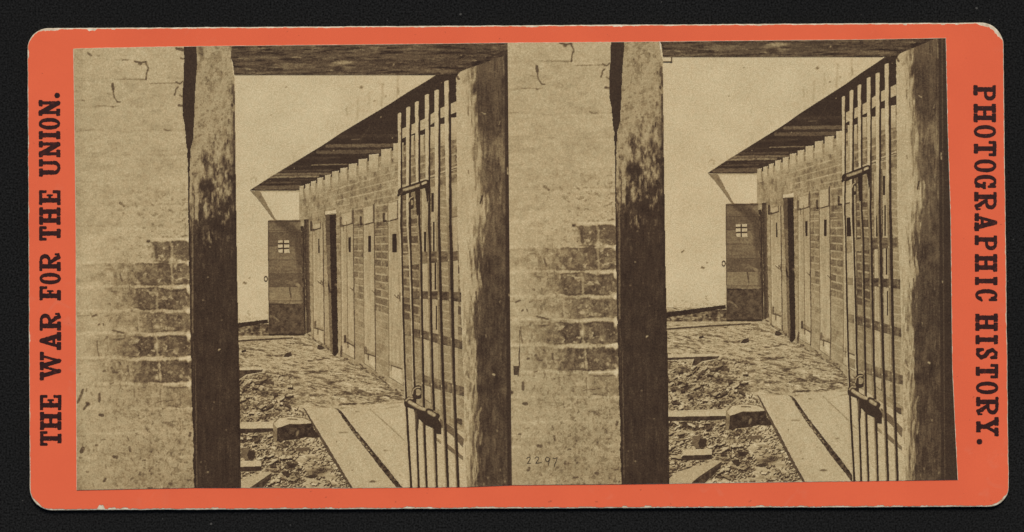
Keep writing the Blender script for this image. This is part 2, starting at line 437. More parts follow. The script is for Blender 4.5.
def mp(xs, dxs, ys, dys):
    return lambda X, Y: (X + np.interp(X, xs, dxs), Y + np.interp(Y, ys, dys))
ident = lambda X, Y: (X, Y)
def m_yard(X, Y):
    dx = np.interp(X, (330, 395, 450), (457.8, 454.3, 450)) - np.clip((Y - 345) / 142, 0, 1.2) * np.interp(X, (200, 340, 395), (9.0, 8.0, 3.0))
    return X + dx, Y - 17.2 + (Y - 190) * .0205
m_wall = mp((77, 110, 190), (422.8, 424, 427), (60, 240, 330, 383, 487), (-18.3, -16, -14, -11.8, -10.6))
m_post = mp((188, 195, 240), (426.4, 427, 428.3), (60, 240, 330, 383, 487), (-18.3, -16, -14, -11.8, -10.6))
m_lint = mp((230, 456, 507, 520), (428.5, 440, 437, 436), (40, 75), (-18, -18))
def m_jamb(X, Y): return X + 440 - (X - 456) * .125 , Y + np.interp(Y, (77, 190, 295, 402, 487), (-18, -14.5, -13, -11.3, -9))
def m_gate(X, Y): return X + 444 - (X - 398) * .08, Y + np.interp(Y, (77, 113, 190, 295, 402, 487), (-17.2, -16.6, -14.2, -13, -11.3, -9))

PARTS = []     # (name, Tone, inside, right-view map, label, extra for the right view)
def part(name, T, inside, mr, label=None): PARTS.append((name, T, inside, mr, label))

def grit(T, sx, sy, th, depth, cov=1.0, seed=0, w=.22, t=None):
    m = sst(th, th + w, fbm(T.X, T.Y, sx, sy, 4, seed)) * cov * depth
    if t is None: T.a = T.a - m
    else: T.field(np.clip(m, 0, 1), t)
def rng(seed): return random.Random(seed)

# far plastered wall of the yard -------------------------------------------------
T = Tone((203, 60, 472, 350), 1.0, .895)
T.a += .045 * fbm(T.X, T.Y, 36, 26, 4, 1) + .02 * fbm(T.X, T.Y, 2.2, 2.2, 2, 2)
T.a -= .05 * sst(300, 335, T.Y) * (.5 + fbm(T.X, T.Y, 8, 4, 3, 5))
for (x, y, r, a) in ((361.5, 87, 1.6, .8), (374.5, 101, .7, .8), (286, 87, .7, .7), (385.5, 96.5, .8, .7), (270.8, 115, .7, .6), (333, 210, .5, .4)): T.blot(x, y, r, r * .75, .25, a)
for (x0, y0, x1, y1, w, a) in ((398, 76, 397, 96, 1.6, .3), (398.5, 88, 398.2, 94, 1.2, .6), (383, 84, 381, 106, 2, .28), (369, 93, 369, 104, 2, .22), (346.5, 108, 347, 116, 1.4, .35), (358, 100, 357, 120, 2.4, .14), (378, 84, 384, 84, 1, .2)):
    T.line([(x0, y0), (x1, y1)], w, .5, a, 1)
for k in range(90):
    r_ = rng(k); x = r_.uniform(285, 400); y = 190 - (x - 250) * .635 - abs(r_.gauss(0, 12)) - 4
    if y > 78: T.line([(x, y), (x + r_.uniform(-1, 1), y + r_.uniform(2, 9))], r_.uniform(.8, 2.4), .66, .10, 1.2)
T.line([(250.5, 180), (253, 177.5), (256.5, 178), (255.5, 182)], 1.2, .6, .5, 1)
T.line([(246, 283.5), (243.8, 282.6)], 1.6, .2, .9); T.blot(249.5, 277.5, .7, .6, .3, .9); T.blot(263.5, 273.3, .5, .5, .4, .7)
T.line([(248, 313), (250, 315)], 1, .4, .7); T.line([(224, 268), (226, 266)], 1.4, .25, .8)
# the shadowed end of the wall under the awning
T.line([(256, 190.3), (300, 190.3)], 2.6, .6, .7, 2)
for k in range(60):
    r_ = rng(900 + k); x = r_.uniform(206, 268); y = 322 - abs(r_.gauss(0, 4)); T.blot(x, y, r_.uniform(.4, 1.2), .5, .45, r_.uniform(.2, .6))
part('plastered_wall', T, [(203, 60), (472, 60), (472, 350), (203, 350)], m_yard)

# littered ground --------------------------------------------------------------
T = Tone((203, 321, 470, 502), .5, .78)
X, Y = T.X, T.Y
persp = (Y - 262) / 100
T.a += .05 * fbm(X / persp, Y / persp ** 2, 9, 3, 4, 31)
dens = np.clip(.55 + .5 * fbm(X, Y, 26, 9, 3, 33), 0, 1)
T.a -= .26 * sst(.12, .62, fbm(X / persp, np.log(persp) * 60, 3.1, 1.0, 4, 34)) * dens
T.a += .09 * sst(.15, .5, fbm(X / persp, np.log(persp) * 60, 2.2, 1.1, 3, 36))
far_ = 1 - sst(396, 425, Y)
Zp = np.log(persp) * 100
st1 = fbm(X / persp, Zp, 4.6, 1.5, 4, 37); st2 = fbm(X / persp, Zp, 2.0, 1.0, 3, 38); big = fbm(X, Y, 34, 7, 3, 39)
T.a -= .34 * sst(.12, .42, st1 + .32 * big) * (.35 + .65 * far_)
T.a -= .22 * sst(.28, .55, st2) * (.5 + .5 * far_)
T.a += .10 * sst(.15, .45, -st1)
r_ = rng(77)
def dens_at(x, y):
    edge = 304 + (y - 408) * .6
    if y > 404 and x > edge - 2: return 0
    if y > 392 and x > 300 and y > 402 - (x - 300) * .03: return .15
    d = .42
    if x < 292 and y > 372: d = .95
    if y > 428: d = 1.0
    if y < 345: d = .4
    if x > 330 and 375 < y < 402: d = .6
    return d
for k in range(4600):
    v = r_.random(); y = 336 + 152 * v ** .8; x = r_.uniform(205, 404)
    if r_.random() > dens_at(x, y): continue
    pr = (y - 262) / 190.0
    near = y > 405 or (x < 292 and y > 375)
    L = r_.uniform(1.6, 5.2) * pr * (1.15 if near else 1.25); h = r_.uniform(.5, 1.2) * pr * (1.15 if near else .62)
    ang = r_.gauss(0, .32 if near else .08) - (.6 if near and r_.random() < .3 else 0)
    lt = r_.choice((.7, .8, .88, .94)) if r_.random() < .62 else r_.choice((.3, .45, .55))
    c, q = math.cos(ang), math.sin(ang); p = [(-L / 2, -h / 2), (L / 2, -h * r_.uniform(.2, .6)), (L / 2 * r_.uniform(.7, 1), h / 2), (-L / 2 * r_.uniform(.7, 1), h * r_.uniform(.2, .6))]
    if near: p = [(a * r_.uniform(.75, 1.2), b * r_.uniform(.6, 1.5)) for a, b in p]
    P = [(x + a * c - b * q, y + a * q + b * c) for a, b in p]
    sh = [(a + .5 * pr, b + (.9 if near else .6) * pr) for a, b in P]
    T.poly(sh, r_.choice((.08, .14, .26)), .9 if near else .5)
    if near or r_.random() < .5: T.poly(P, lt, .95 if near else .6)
for k in range(1300):
    y = 412 + 88 * r_.random(); e_ = 304 + (y - 408) * .6; x = e_ - 2 - 90 * r_.random() ** 1.3; pr = (y - 262) / 190
    if float(vn(np.array([x / 11.]), np.array([y / 6.]), 5)[0]) > .1 + .3 * r_.random(): continue
    L = r_.uniform(1.4, 4.6) * pr; h = r_.uniform(.6, 1.5) * pr; ang = r_.choice((r_.gauss(0, .3), r_.gauss(-.8, .25)))
    c, q = math.cos(ang), math.sin(ang); p = [(-L / 2, -h * r_.uniform(.1, .5)), (L * .1, -h / 2), (L / 2, h * r_.uniform(-.3, .3)), (0, h / 2)]
    P = [(x + a * c - b * q, y + a * q + b * c) for a, b in p]
    T.poly([(a + .4, b + 1.0) for a, b in P], r_.choice((.05, .1, .2)), .85); T.poly(P, r_.choice((.5, .68, .8, .88, .95, .35)), .9)
for k in range(34):
    y = r_.uniform(374, 488); e_ = 300 + max(0, (y - 408) * .6); x = r_.uniform(214, e_ - 6)
    T.blot(x, y, r_.uniform(4, 11), r_.uniform(1.4, 3.4), r_.choice((.1, .16, .72, .8)), r_.uniform(.45, .8), r_.gauss(0, .2), .7)
for k in range(190):
    x = r_.uniform(212, 345); y = r_.uniform(378, 490)
    if dens_at(x, y) < .9: continue
    L = r_.uniform(4, 9); h = r_.uniform(1.6, 3.6); ang = r_.choice((r_.gauss(0, .25), r_.gauss(-.7, .2)))
    c, q = math.cos(ang), math.sin(ang); p = [(-L / 2, -h * r_.uniform(.2, .5)), (L * r_.uniform(0, .3), -h / 2), (L / 2, -h * r_.uniform(0, .3)), (L / 2 * r_.uniform(.7, 1), h / 2), (-L / 2 * r_.uniform(.6, 1), h * r_.uniform(.1, .5))]
    P = [(x + a * c - b * q, y + a * q + b * c) for a, b in p]
    T.poly([(a + .8, b + 1.7) for a, b in P], .08, .9); T.poly(P, r_.choice((.62, .74, .86, .9, .3)), .92, .12, k)
for k in range(900):
    x = r_.uniform(206, 345); y = r_.uniform(372, 492)
    if dens_at(x, y) < .9: continue
    T.blot(x, y, r_.uniform(.5, 1.5), r_.uniform(.35, .8), r_.choice((.06, .12, .9)), r_.uniform(.4, .9), r_.uniform(-.8, .3))
for k in range(2600):
    y = 338 + 66 * r_.random(); x = r_.uniform(206, 404); pr = (y - 262) / 120
    T.blot(x, y, r_.uniform(.4, 1.5) * pr, r_.uniform(.25, .5) * pr, r_.choice((.12, .25, .25, .92)), r_.uniform(.25, .75) * (.4 + .6 * dens_at(x, y)), r_.gauss(0, .15))
# long dark drifts of debris
for (x0, y0, x1, y1, w, a) in ((352, 396, 404, 393, 3.2, .55), (340, 392, 360, 394, 3, .5), (374, 397, 402, 396, 1.8, .7), (365, 402.5, 384, 401, 1.6, .5), (262, 388, 280, 391, 5, .5), (300, 394, 328, 395, 2.6, .5), (337, 393, 352, 394, 3, .45),
                              (340, 405, 356, 403.5, 1.2, .6), (303, 374, 328, 371, 1, .5), (329, 384, 345, 380, 1, .5), (262, 382, 272, 383, 2, .6), (281, 375, 300, 378, 1.2, .5), (376, 378, 402, 395, 5, .35), (268, 356, 284, 355, 1.3, .5), (304, 362, 330, 358, 1.2, .5)):
    n = 14
    for k in range(n):
        f = (k + r_.random()) / n; x = x0 + (x1 - x0) * f + r_.uniform(-2, 2); y = y0 + (y1 - y0) * f + r_.gauss(0, w * .4)
        T.blot(x, y, r_.uniform(1, 3), r_.uniform(.4, .9), .18, a)
T.poly([(205, 326), (268, 324), (305, 333), (305, 336), (205, 336)], .34, .9, .5, 61)
for k in range(26): T.blot(r_.uniform(206, 268), r_.uniform(329, 334), r_.uniform(.8, 2.6), .6, .8, .8)
T.a = np.where((Y > 335.5) & (Y < 339.5) & (X < 292), np.maximum(T.a, .70), T.a)
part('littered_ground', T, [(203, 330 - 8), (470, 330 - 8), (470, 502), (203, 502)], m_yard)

# timbers, planks, stones of the yard ------------------------------------------------
def small(name, poly, base, tex, seed, mr=m_yard, cell=.35, extra=None, label=None):
    xs = [p[0] for p in poly]; ys = [p[1] for p in poly]
    T = Tone((min(xs) - .5, min(ys) - .5, max(xs) + .5, max(ys) + .5), cell, base)
    T.a += tex * fbm(T.X, T.Y, 2.4, 1.6, 3, seed)
    if extra: extra(T)
    wr = .55 if mr is m_yard else .2
    part(name, T, lambda A, B: inpoly(poly, A + wr * fbm(A, B, 2.2, 2.2, 3, seed + 5), B + wr * .8 * fbm(A, B, 2.6, 2.2, 3, seed + 6)), mr, label)
small('fallen_beam', [(205, 327.3), (238, 323), (268, 319.4), (268.3, 322.8), (238, 327.8), (205, 332.2)], .10, .12, 3, label='dark beam lying against the far wall')
def e1(T): T.line([(207, 343.4), (250, 340.3), (293, 338)], 1.5, .16, .95); T.line([(207, 341.6), (250, 338.6)], 1.2, .86, .8)
small('fallen_plank', [(207, 341), (250, 337.8), (293, 336.9), (293, 338.6), (250, 341.6), (207, 344.6)], .72, .06, 4, extra=e1)
small('fallen_brick', [(283.5, 356.8), (286, 353), (291.6, 351.8), (292, 356.2), (288, 357)], .2, .1, 5)
small('fallen_brick', [(317, 349), (318, 345), (324, 345.5), (326, 348.3), (321, 349.6)], .2, .1, 6)
small('fallen_brick', [(241, 351), (245.5, 349.2), (246.4, 351.8), (242, 352.4)], .15, .1, 6)
def e2(T): T.poly([(205, 371.4), (263, 369.6), (262, 372), (246, 374.6), (240, 379), (236, 379), (238, 372.4), (205, 374)], .18, .95, .2, 8)
small('fallen_plank', [(205, 368), (262, 367), (268, 369), (262, 372.6), (247, 375.5), (240, 379.5), (235, 379.5), (237, 373.5), (205, 374.2)], .84, .06, 7, extra=e2)
def e3(T): T.poly([(205, 429.2), (274, 428.2), (274, 431.5), (262, 432.8), (205, 433.6)], .13, .95, .2, 9); T.line([(205, 424.5), (274, 423)], .6, .7, .6)
small('fallen_plank', [(205, 423.4), (241, 422.4), (274.5, 421.6), (274.5, 431.4), (262, 432.8), (205, 433.6)], .85, .05, 10, extra=e3)
def eslab(T):
    T.poly([(273, 430), (276.5, 425.5), (283, 425.6), (289, 424.2), (300, 424.4), (312.8, 422), (313.5, 429), (321, 436.5), (316, 438), (305, 437), (299, 439), (284, 440.5), (276, 441.5), (273, 440)], .15, 1, .18, 12)
    T.poly([(273.6, 421.5), (277.5, 423), (277, 441), (273.4, 441.2)], .62, .8, .3, 13)
    T.poly([(279, 418.4), (290, 416.8), (304, 418.4), (311.5, 421.8), (311, 423.4), (300, 423.8), (290, 423.6), (282, 426.6), (277, 428), (274, 424)], .86, 1, .08, 14)
    T.line([(288, 419), (297, 419.4)], 1.2, .35, .9); T.blot(297.5, 433, 1.4, 3.2, .62, .8, .3); T.blot(292, 430, 3, 2.4, .3, .7); T.blot(303, 431, 1.2, 3, .26, .8)
    for k in range(30):
        q = rng(40 + k); T.blot(q.uniform(277, 311), q.uniform(427, 439), q.uniform(.4, 1.2), q.uniform(.3, .8), .38, .6)
small('stone_block', [(273.4, 422), (279, 417.4), (290, 416), (304, 417.4), (312.5, 421), (313.5, 429), (321.5, 436.5), (316, 438.3), (305, 437), (299, 439.2), (284, 440.6), (276, 441.6), (273, 440.6)], .5, .1, 11, extra=eslab, label='rough stone block, lit on top and dark in front')
def e4(T): T.poly([(249, 450), (255.5, 452), (254, 459), (249, 459.5), (247, 455)], .14, .95)
small('broken_brick', [(241, 449), (243, 447), (250, 449.2), (255.8, 452), (254, 459.3), (246, 460), (241.5, 456)], .42, .08, 15, extra=e4)
def e5(T): T.poly([(230, 467.2), (261.3, 466.2), (262, 470.5), (256, 471.5), (230, 471.8)], .14, .95, .15, 17)
small('fallen_plank', [(232, 461), (261, 460.6), (262, 470.6), (256, 471.6), (232, 471.8)], .84, .05, 16, extra=e5)
def e6(T): T.poly([(238, 498), (250, 487.6), (272, 472.6), (271, 479), (268, 482.5), (250, 500)], .16, .95, .2, 18)
small('fallen_plank', [(206, 502), (228, 483), (252, 475.6), (264, 471.8), (272, 472.4), (271, 479), (250, 502)], .78, .07, 19, extra=e6)
small('fallen_brick', [(280.5, 472), (289, 471), (290, 476.6), (287, 478.2), (284, 475)], .17, .1, 20)
small('fallen_brick', [(287, 464), (292, 463.4), (299, 463), (295, 467.6), (289, 467.8)], .17, .12, 21)
small('fallen_brick', [(296, 448), (309, 447), (311, 450), (302, 451.5), (296, 451)], .36, .1, 22)
small('fallen_plank', [(271.5, 450), (290, 451.4), (295, 450.4), (293, 453), (284, 455), (272, 453)], .55, .4, 23)
small('fallen_brick', [(305, 476), (316, 474), (318, 477), (311, 478.6)], .2, .15, 24)

# walk of wide boards -----------------------------------------------------------------
T = Tone((300, 396, 472, 502), .6, .83); X, Y = T.X, T.Y
T.a += .025 * fbm(X, Y, 14, 14, 3, 50) + .03 * fbm(X, Y, 1.8, 1.4, 2, 51)
u = (X - 345) - (Y - 450) * .62
T.a += .03 * fbm(u, Y, 3, 40, 3, 52)
for (x, y, rx, ry, a) in ((372.5, 481.5, 3.6, 1.0, .75), (343, 432.5, 4.5, .7, .55), (336.5, 441.5, .6, .9, .5), (352, 470.5, .8, .8, .55), (350, 463, .5, .5, .5), (357, 411.5, 2, .7, .55), (385.5, 450.5, 2, .7, .5), (340, 454, .6, .6, .4), (393, 477, 1.6, .7, .4), (400, 475, 1, .6, .4)):
    T.blot(x, y, rx, ry, .3, a)
r_ = rng(8)
for k in range(170):
    x, y = r_.uniform(306, 460), r_.uniform(404, 488); T.blot(x, y, r_.uniform(.4, 1.4), r_.uniform(.25, .6), .5, r_.uniform(.15, .5), r_.uniform(-.5, .5))
T.line([(386, 404), (403, 402)], 1.4, .45, .5, 1.2); T.line([(386, 408.5), (400, 406)], .8, .4, .5, 1)
T.line([(370, 409), (405, 441)], .7, .42, .75)
T.line([(322, 430), (326, 430)], .6, .3, .4)
TB = T
part('board_walk', T, [(304, 408), (334, 408.3), (338.3, 409.4), (358, 406), (404, 400.5), (470, 420), (470, 502), (360.5, 502)], m_yard, 'pale wide boards of the walk')
small('board_gap', [(334, 408), (338.6, 409), (343, 413), (355.8, 430), (371, 448.5), (387, 468), (414, 502), (408.5, 502), (382.8, 471), (367, 450.4), (351.6, 431), (343, 418.6), (337.6, 410)], .2, .32, 53, cell=.35, extra=lambda T: [T.blot(q.uniform(338, 366), 0, 1, 1, .7, 0) or T.blot((x := q.uniform(337, 372)), 409 + (x - 335) * 1.22 + q.uniform(-1, 1), .9, .6, .72, .8) for q in [rng(3)] for k in range(30)], label='dark open joint between two boards')
small('board_edge', [(303.2, 408), (304.6, 408), (330, 450), (361.2, 502), (358.6, 502), (327.5, 451.5)], .3, .12, 54)

# the awning -----------------------------------------------------------------------
T = Tone((248, 60, 464, 196), .5, .12); X, Y = T.X, T.Y
T.a += .03 * fbm(X, Y, 20, 2, 3, 71) + .03 * fbm(X, Y, 3, 2, 3, 72)
rd = rng(12)
for (x0, x1, y, w, t, a) in ((327, 399, 145.6, 3.4, .38, .8), (318, 381, 151.8, 3.6, .32, .75), (325, 399, 142.4, 1.2, .05, .7), (312, 347, 164.6, 1.0, .62, .65), (262, 340, 174, 2.2, .42, .8), (258, 318, 176.8, 2.2, .58, .75), (272, 330, 170.8, 1.6, .3, .6),
                         (262, 300, 182.6, 1.6, .34, .6), (256, 300, 187.6, 4.2, .40, .7), (290, 340, 179.5, 1.0, .26, .6), (340, 399, 136, 3, .2, .6), (303, 340, 158, 2, .2, .6), (275, 310, 166.5, 1, .3, .4), (352, 360, 139.2, 1.2, .55, .5)):
    T.line([(x0, y + .4), ((x0 + x1) / 2, y), (x1, y - .4)], w, t + .05, min(1, a * 1.15), 1.0)
T.a += .07 * fbm(X, Y, 12, 1.6, 3, 73) * sst(120, 150, Y)
T.line([(370, 125), (368, 130), (362, 137), (358, 148)], .8, .4, .5, 1)
for (x, y) in ((392.5, 138), (294, 168), (270.4, 180.5), (441.3, 82.6), (392, 78), (333.5, 150.3), (381, 117)): T.blot(x, y, .6, .6, .7, .9)
T.line([(248, 190.6), (292, 164.4), (354, 120), (402, 90), (436, 76.2)], .9, .45, .35, 1)
AW = [(249.3, 190.6), (270, 177.2), (292, 163.8), (322, 145.6), (340, 133.6), (363, 119.8), (389, 104.4), (408, 92), (424, 82.6), (436, 75), (436, 62), (462, 62), (462, 125), (400, 152), (350, 173), (303, 190.2)]
part('awning', T, AW, m_yard, 'dark boarded underside of the long awning')
small('awning_strut', [(250.4, 190.8), (259.6, 191), (262.6, 196), (268, 206), (274.6, 217.4), (276.6, 220.4), (274.6, 220.4), (270.4, 215.6), (265, 208), (257.6, 199)], .54, .05, 81,
      extra=lambda T: T.blot(260.5, 197, 2, 1.4, .42, .7, .9))

# brick range of cells ----------------------------------------------------------------
T = Tone((298, 112, 464, 436), .4, .70); X, Y = T.X, T.Y
VX, VY = 150.0, 244.0
h = (Y - VY) / (X - VX); zz = 1 / (X - VX)
cr = h / .033; row = np.floor(cr); fr = cr - row
jn = zz / 2.4e-4 + (row % 2) * .5; fj = jn - np.floor(jn); bid = np.floor(jn)
rnd = _h(row + 200, bid, 3)
pxh = .033 * (X - VX)
mort = np.maximum(1 - sst(.05, .15, np.minimum(fr, 1 - fr)), .6 * (1 - sst(.03, .08, np.minimum(fj, 1 - fj))))
lowf = sst(-.22, -.02, h)          # bare brick below, lime wash above
lowf = np.clip(lowf * (1 - .55 * sst(.2, .46, h)), 0, 1)
near = sst(322, 372, X)
behind = sst(398, 404, X)
brick = .69 - (.06 + .23 * lowf * (.55 + .45 * near)) * (.6 + .4 * rnd) * (.35 + .65 * near)
brick += .07 * fbm(X, Y, 1.6, 2.6, 3, 92) + .03 * fbm(X, Y, 10, 30, 2, 93)
grit_c = fbm(X, Y, 3, 5, 4, 97)
brick -= .12 * sst(.1, .5, grit_c) - .10 * sst(.15, .5, -grit_c)
mt = .76 + .06 * fbm(X, Y, 3, 3, 2, 94)
mort *= (.45 + .55 * near) * (.4 + .45 * lowf) * (.55 + .45 * sst(-.4, .2, fbm(X, Y, 4, 4, 2, 98)))
brick -= .09 * behind * (1 - .6 * sst(.3, .5, h))
T.a = brick * (1 - mort) + (mt + .05 * lowf) * mort
up = 1 - sst(-.12, 0, h)
T.a -= .11 * up * sst(.0, .5, fbm(X, Y, 3, 10, 3, 95)); T.a -= .05 * up * near * (_h(row + 500, bid, 9) > .1)
for k in range(1, 11):            # bright lime lines of the upper courses
    hh = -.357 + .033 * k * .95
    T.field((1 - sst(.9, 1.5, np.abs(Y - VY - hh * (X - VX)) * 2)) * (.55 if k % 2 == 0 else .4) * sst(312, 345, X) * (fbm(X, Y, 6, 3, 2, 96 + k) > -.3), .86)
T.field((1 - sst(.7, 1.3, np.abs(Y - VY + .357 * (X - VX)) * 2)) * .7 * sst(330, 342, X), .9)
# plain piers between / beside the doors further off
T.a = np.where((h > .3), T.a * .6 + .4 * .74, T.a)
T.line([(304, 331), (338, 353), (366, 368), (404, 391)], 1.6, .6, .5, 1.5)
for (x0, y0, x1, y1, a) in ((312, 337, 322, 346, .5), (344, 358, 352, 363, .4)): T.line([(x0, y0), (x1, y1)], 1.2, .3, a)
WALL = [(299.3, 191), (340, 173), (380, 156.5), (403, 146), (430, 134), (458, 120), (470, 118), (470, 436), (462, 432), (430, 414), (404, 397), (385, 383), (365, 371), (338, 357.5), (318, 343), (304, 334.5), (299.5, 300)]
for k in range(150):
    q = rng(3100 + k); f_ = q.random(); x = 306 + 98 * f_; y = float(np.interp(x, (304, 318, 338, 365, 385, 404), (334.5, 343, 357.5, 371, 383, 397))) - abs(q.gauss(0, 2.2))
    T.blot(x, y, q.uniform(.5, 1.8), q.uniform(.4, .8), q.choice((.2, .3, .86)), q.uniform(.4, .85), .4)
part('brick_cell_wall', T, WALL, m_yard, 'brick wall of the cells running away to the left')
PK = [(299.6, 304.2, 185.8), (305.4, 310.4, 183.8), (311, 316.4, 181), (317.4, 323.6, 177.6), (325, 331.2, 174.8), (332.2, 339.2, 171.1), (340.4, 347.6, 167.8), (348.8, 357.4, 163.6), (358.6, 367.6, 158.9), (369, 379, 154.2),
      (381.2, 391.8, 148.9), (393.4, 404, 143), (406, 414.5, 135.6), (417, 424.6, 135), (427, 436, 127), (438.6, 446, 124), (448, 458, 117.6)]
for i, (x0, x1, y) in enumerate(PK):
    b = 13 + (x0 - 300) * .06
    T = Tone((x0 - .4, y - .4, x1 + .4, y + b + 2), .4, .80); X, Y = T.X, T.Y
    T.a += .05 * fbm(X, Y, 1.6, 5, 3, 200 + i)
    T.line([(x1 - .2, y + 1), (x1 - .2, y + b)], 1.5, .42, .7, 1.2)
    T.line([(x0, y + .3), (x1, y - .3)], 1.1, .90, .8)
    T.a = T.a * (1 - sst(y + b * .55, y + b, Y)) + (.70 + .05 * fbm(X, Y, 2, 3, 2, i)) * sst(y + b * .55, y + b, Y)
    part('rafter_end', T, [(x0, y + .5), (x1, y - .4), (x1, y + b), (x0, y + b + 1)], m_yard)
# gaps between the rafter ends are deep dark: handled by the awning behind them

# cell doors --------------------------------------------------------------------------
def door(x0, x1, ty, by, hinge, slot, latch, lower, seam, seed, label, base=.76):
    """x0,x1 at mid height; ty = (top left y, top right y); by = bottom; hinge box, slot, latch xy, lower hinge"""
    pol = [(x0, ty[0]), (x1, ty[1]), (x1 + 1.6, by[1]), (x0 + 1.4, by[0])]
    bx = [x0, x1 + 2] + ([hinge[0] - 3] if hinge else [])
    T = Tone((min(bx) - 1, min(ty) - 3, max(bx) + 1, max(by) + 1), .35, base); X, Y = T.X, T.Y
    T.a += .07 * fbm(X, Y, 1.3, 22, 3, seed) + .05 * fbm(X, Y, 3, 9, 3, seed + 1) - .05 * sst(.1, .5, fbm(X, Y, 2, 14, 3, seed + 9)) - .05 * (1 - sst(240, 290, Y))
    extra = []
    if hinge:
        hx0, hy0, hx1, hy1 = hinge; sk = -.2 * (hx1 - hx0)
        T.poly([(hx0, hy0), (hx1, hy0 + sk), (hx1, hy1 + sk), (hx0, hy1)], .80, .8, .05, seed)
        T.line([(hx0 + 1, hy0 + .3), (hx1, hy0 + sk)], .7, .45, .7)
        T.line([(hx1 - .2, hy0 + sk), (hx1 - .2, hy1 + sk)], 1.0, .3, .85)
        T.line([(hx0 - 1.6, hy1 + .8), (hx0 + 2, hy1 + .8), (hx1, hy1 + sk + .5)], 1.1, .18, .95)
        T.line([(hx0 - 1.8, hy1 - 7), (hx0 - 1.6, hy1 + 1)], 2.2, .22, 1); T.blot(hx0 - .6, hy1 + .6, 2.0, 1.2, .14, .95)
        T.line([(hx0 + 1.0, hy1 + 1), (hx0 + 1.2, hy1 + 6)], .9, .35, .8)
        extra = [(hx0 - 2.8, hy1 - 8), (hx0 + 4, hy1 - 8), (hx0 + 4, hy1 + 2.4), (hx0 - 2.8, hy1 + 2.4)]
    if slot: T.poly([(slot[0], slot[1]), (slot[2], slot[1] - .3), (slot[2] + .2, slot[3]), (slot[0] + .2, slot[3])], .08, 1)
    for s in seam: T.line([(s, ty[0] + 10), (s + 1.4, by[0] - 4)], .8, .38, .75)
    if latch:
        lx, ly = latch
        T.line([(lx - 5, ly - 2), (lx - 2, ly + 1), (lx + .5, ly + 2)], .8, .3, .8); T.line([(lx - 2.4, ly + .4), (lx - 1.6, ly - 2.2), (lx, ly + .8)], .9, .25, .9); T.line([(lx + .3, ly - 4), (lx + .4, ly + 4)], .8, .25, .85)
        T.line([(lx - 4.4, ly - 2.6), (lx - 2.4, ly - .8)], .7, .9, .6)
    if lower:
        ax, ay, bx_, by_ = lower
        T.poly([(ax, ay - 5), (ax + 4, ay - 3), (bx_, by_ - 4), (bx_, by_), (ax, ay)], .5, .45, .4, seed)
        T.line([(ax, ay), (ax + 3, ay + .8), (bx_, by_)], 1.0, .2, .9); T.line([(ax + .5, ay - 6), (ax + .4, ay)], 2.2, .2, .95)
        T.line([(ax + 3.2, ay), (ax + 3.4, ay + 6)], 1.1, .3, .85)
        T.poly([(ax + 4.4, ay + 2.2), (bx_ - .6, by_ + .8), (bx_ - .2, by[1] - 1), (ax + 4.4, by[0] + 0)], .88, .75, .06, seed + 4)
    T.line([(x0 + .3, ty[0]), (x0 + 1.6, by[0])], 1.0, .46, .85); T.line([(x1 - .3, ty[1]), (x1 + 1.3, by[1])], 1.3, .26, .95); T.line([(x0 + 1.8, ty[0] + 8), (x0 + 3, by[0])], 1.1, .86, .5)
    T.line([(x0 + 1.4, by[0]), (x1 + 1.6, by[1])], .9, .35, .8)
    ins = lambda A, B: inpoly(pol, A, B) | (inpoly(extra, A, B) if extra else False)
    part('cell_door', T, ins, m_yard, label)
door(312, 323.4, (224, 222), (339, 345), (313, 224, 320.8, 229), (318.2, 239, 319.4, 253), (322.8, 283), (314.6, 328, 323, 330.5), (), 301, 'small far cell door with ragged slot')
door(340, 353.6, (212, 208), (352, 359.6), (342.4, 213, 352.4, 225), (348.4, 237.4, 350.8, 252.2), (355.2, 289.6), (344.6, 341.8, 355.6, 347), (346.6,), 302, 'cell door right of the open dark doorway')
door(362.6, 374.6, (207, 203), (363.6, 371.6), (362.6, 207, 373.6, 224), (368.2, 236, 371, 252), (377, 292.6), (365, 353.4, 377.4, 357), (), 303, 'middle cell door with narrow slot')
door(387.4, 402.8, (202, 197), (377, 386.6), (385.6, 203, 397.8, 220.6), (392.2, 234, 396.6, 252.2), (399.6, 297), (387.6, 364.4, 402, 369), (), 304, 'cell door beside the gate')
door(421, 430.4, (190, 186), (398, 404), None, (424, 232, 426, 252.5), None, None, (), 305, 'cell door seen between the gate bars')
def back_slots(T): pass
T = Tone((430, 184, 458, 424), .4, .74); X, Y = T.X, T.Y
T.a += .04 * fbm(X, Y, 1.6, 18, 3, 401)
T.field(((X > 440) & (X < 451)).astype(float) * .8, .60 + .08 * fbm(X, Y, 2, 3, 3, 402))
T.field(((X > 440) & (X < 451) & (((Y - .18 * (X - 440)) % 8.6) < 1.3)).astype(float) * .8, .78)
for (a, b, c, d) in ((431.6, 193, 434, 212), (433, 222, 434.6, 252), (434.6, 262, 436.4, 290), (436, 306, 437, 330), (458, 213, 459, 250)): T.poly([(a, b), (c, b), (c, d), (a, d)], .1, 1)
T.line([(436.6, 190), (439, 380)], .8, .45, .6); T.line([(452, 190), (455, 380)], .8, .5, .6)
T.poly([(452, 208), (457.5, 206), (457.5, 217), (452, 217)], .55, .7); T.line([(451, 217.5), (457.5, 216.5)], 1, .3, .8)
part('cell_door', T, [(431, 188), (457.6, 184), (463, 424), (452, 418), (433.5, 406)], m_yard, 'cell door with tall slots behind the right bars')
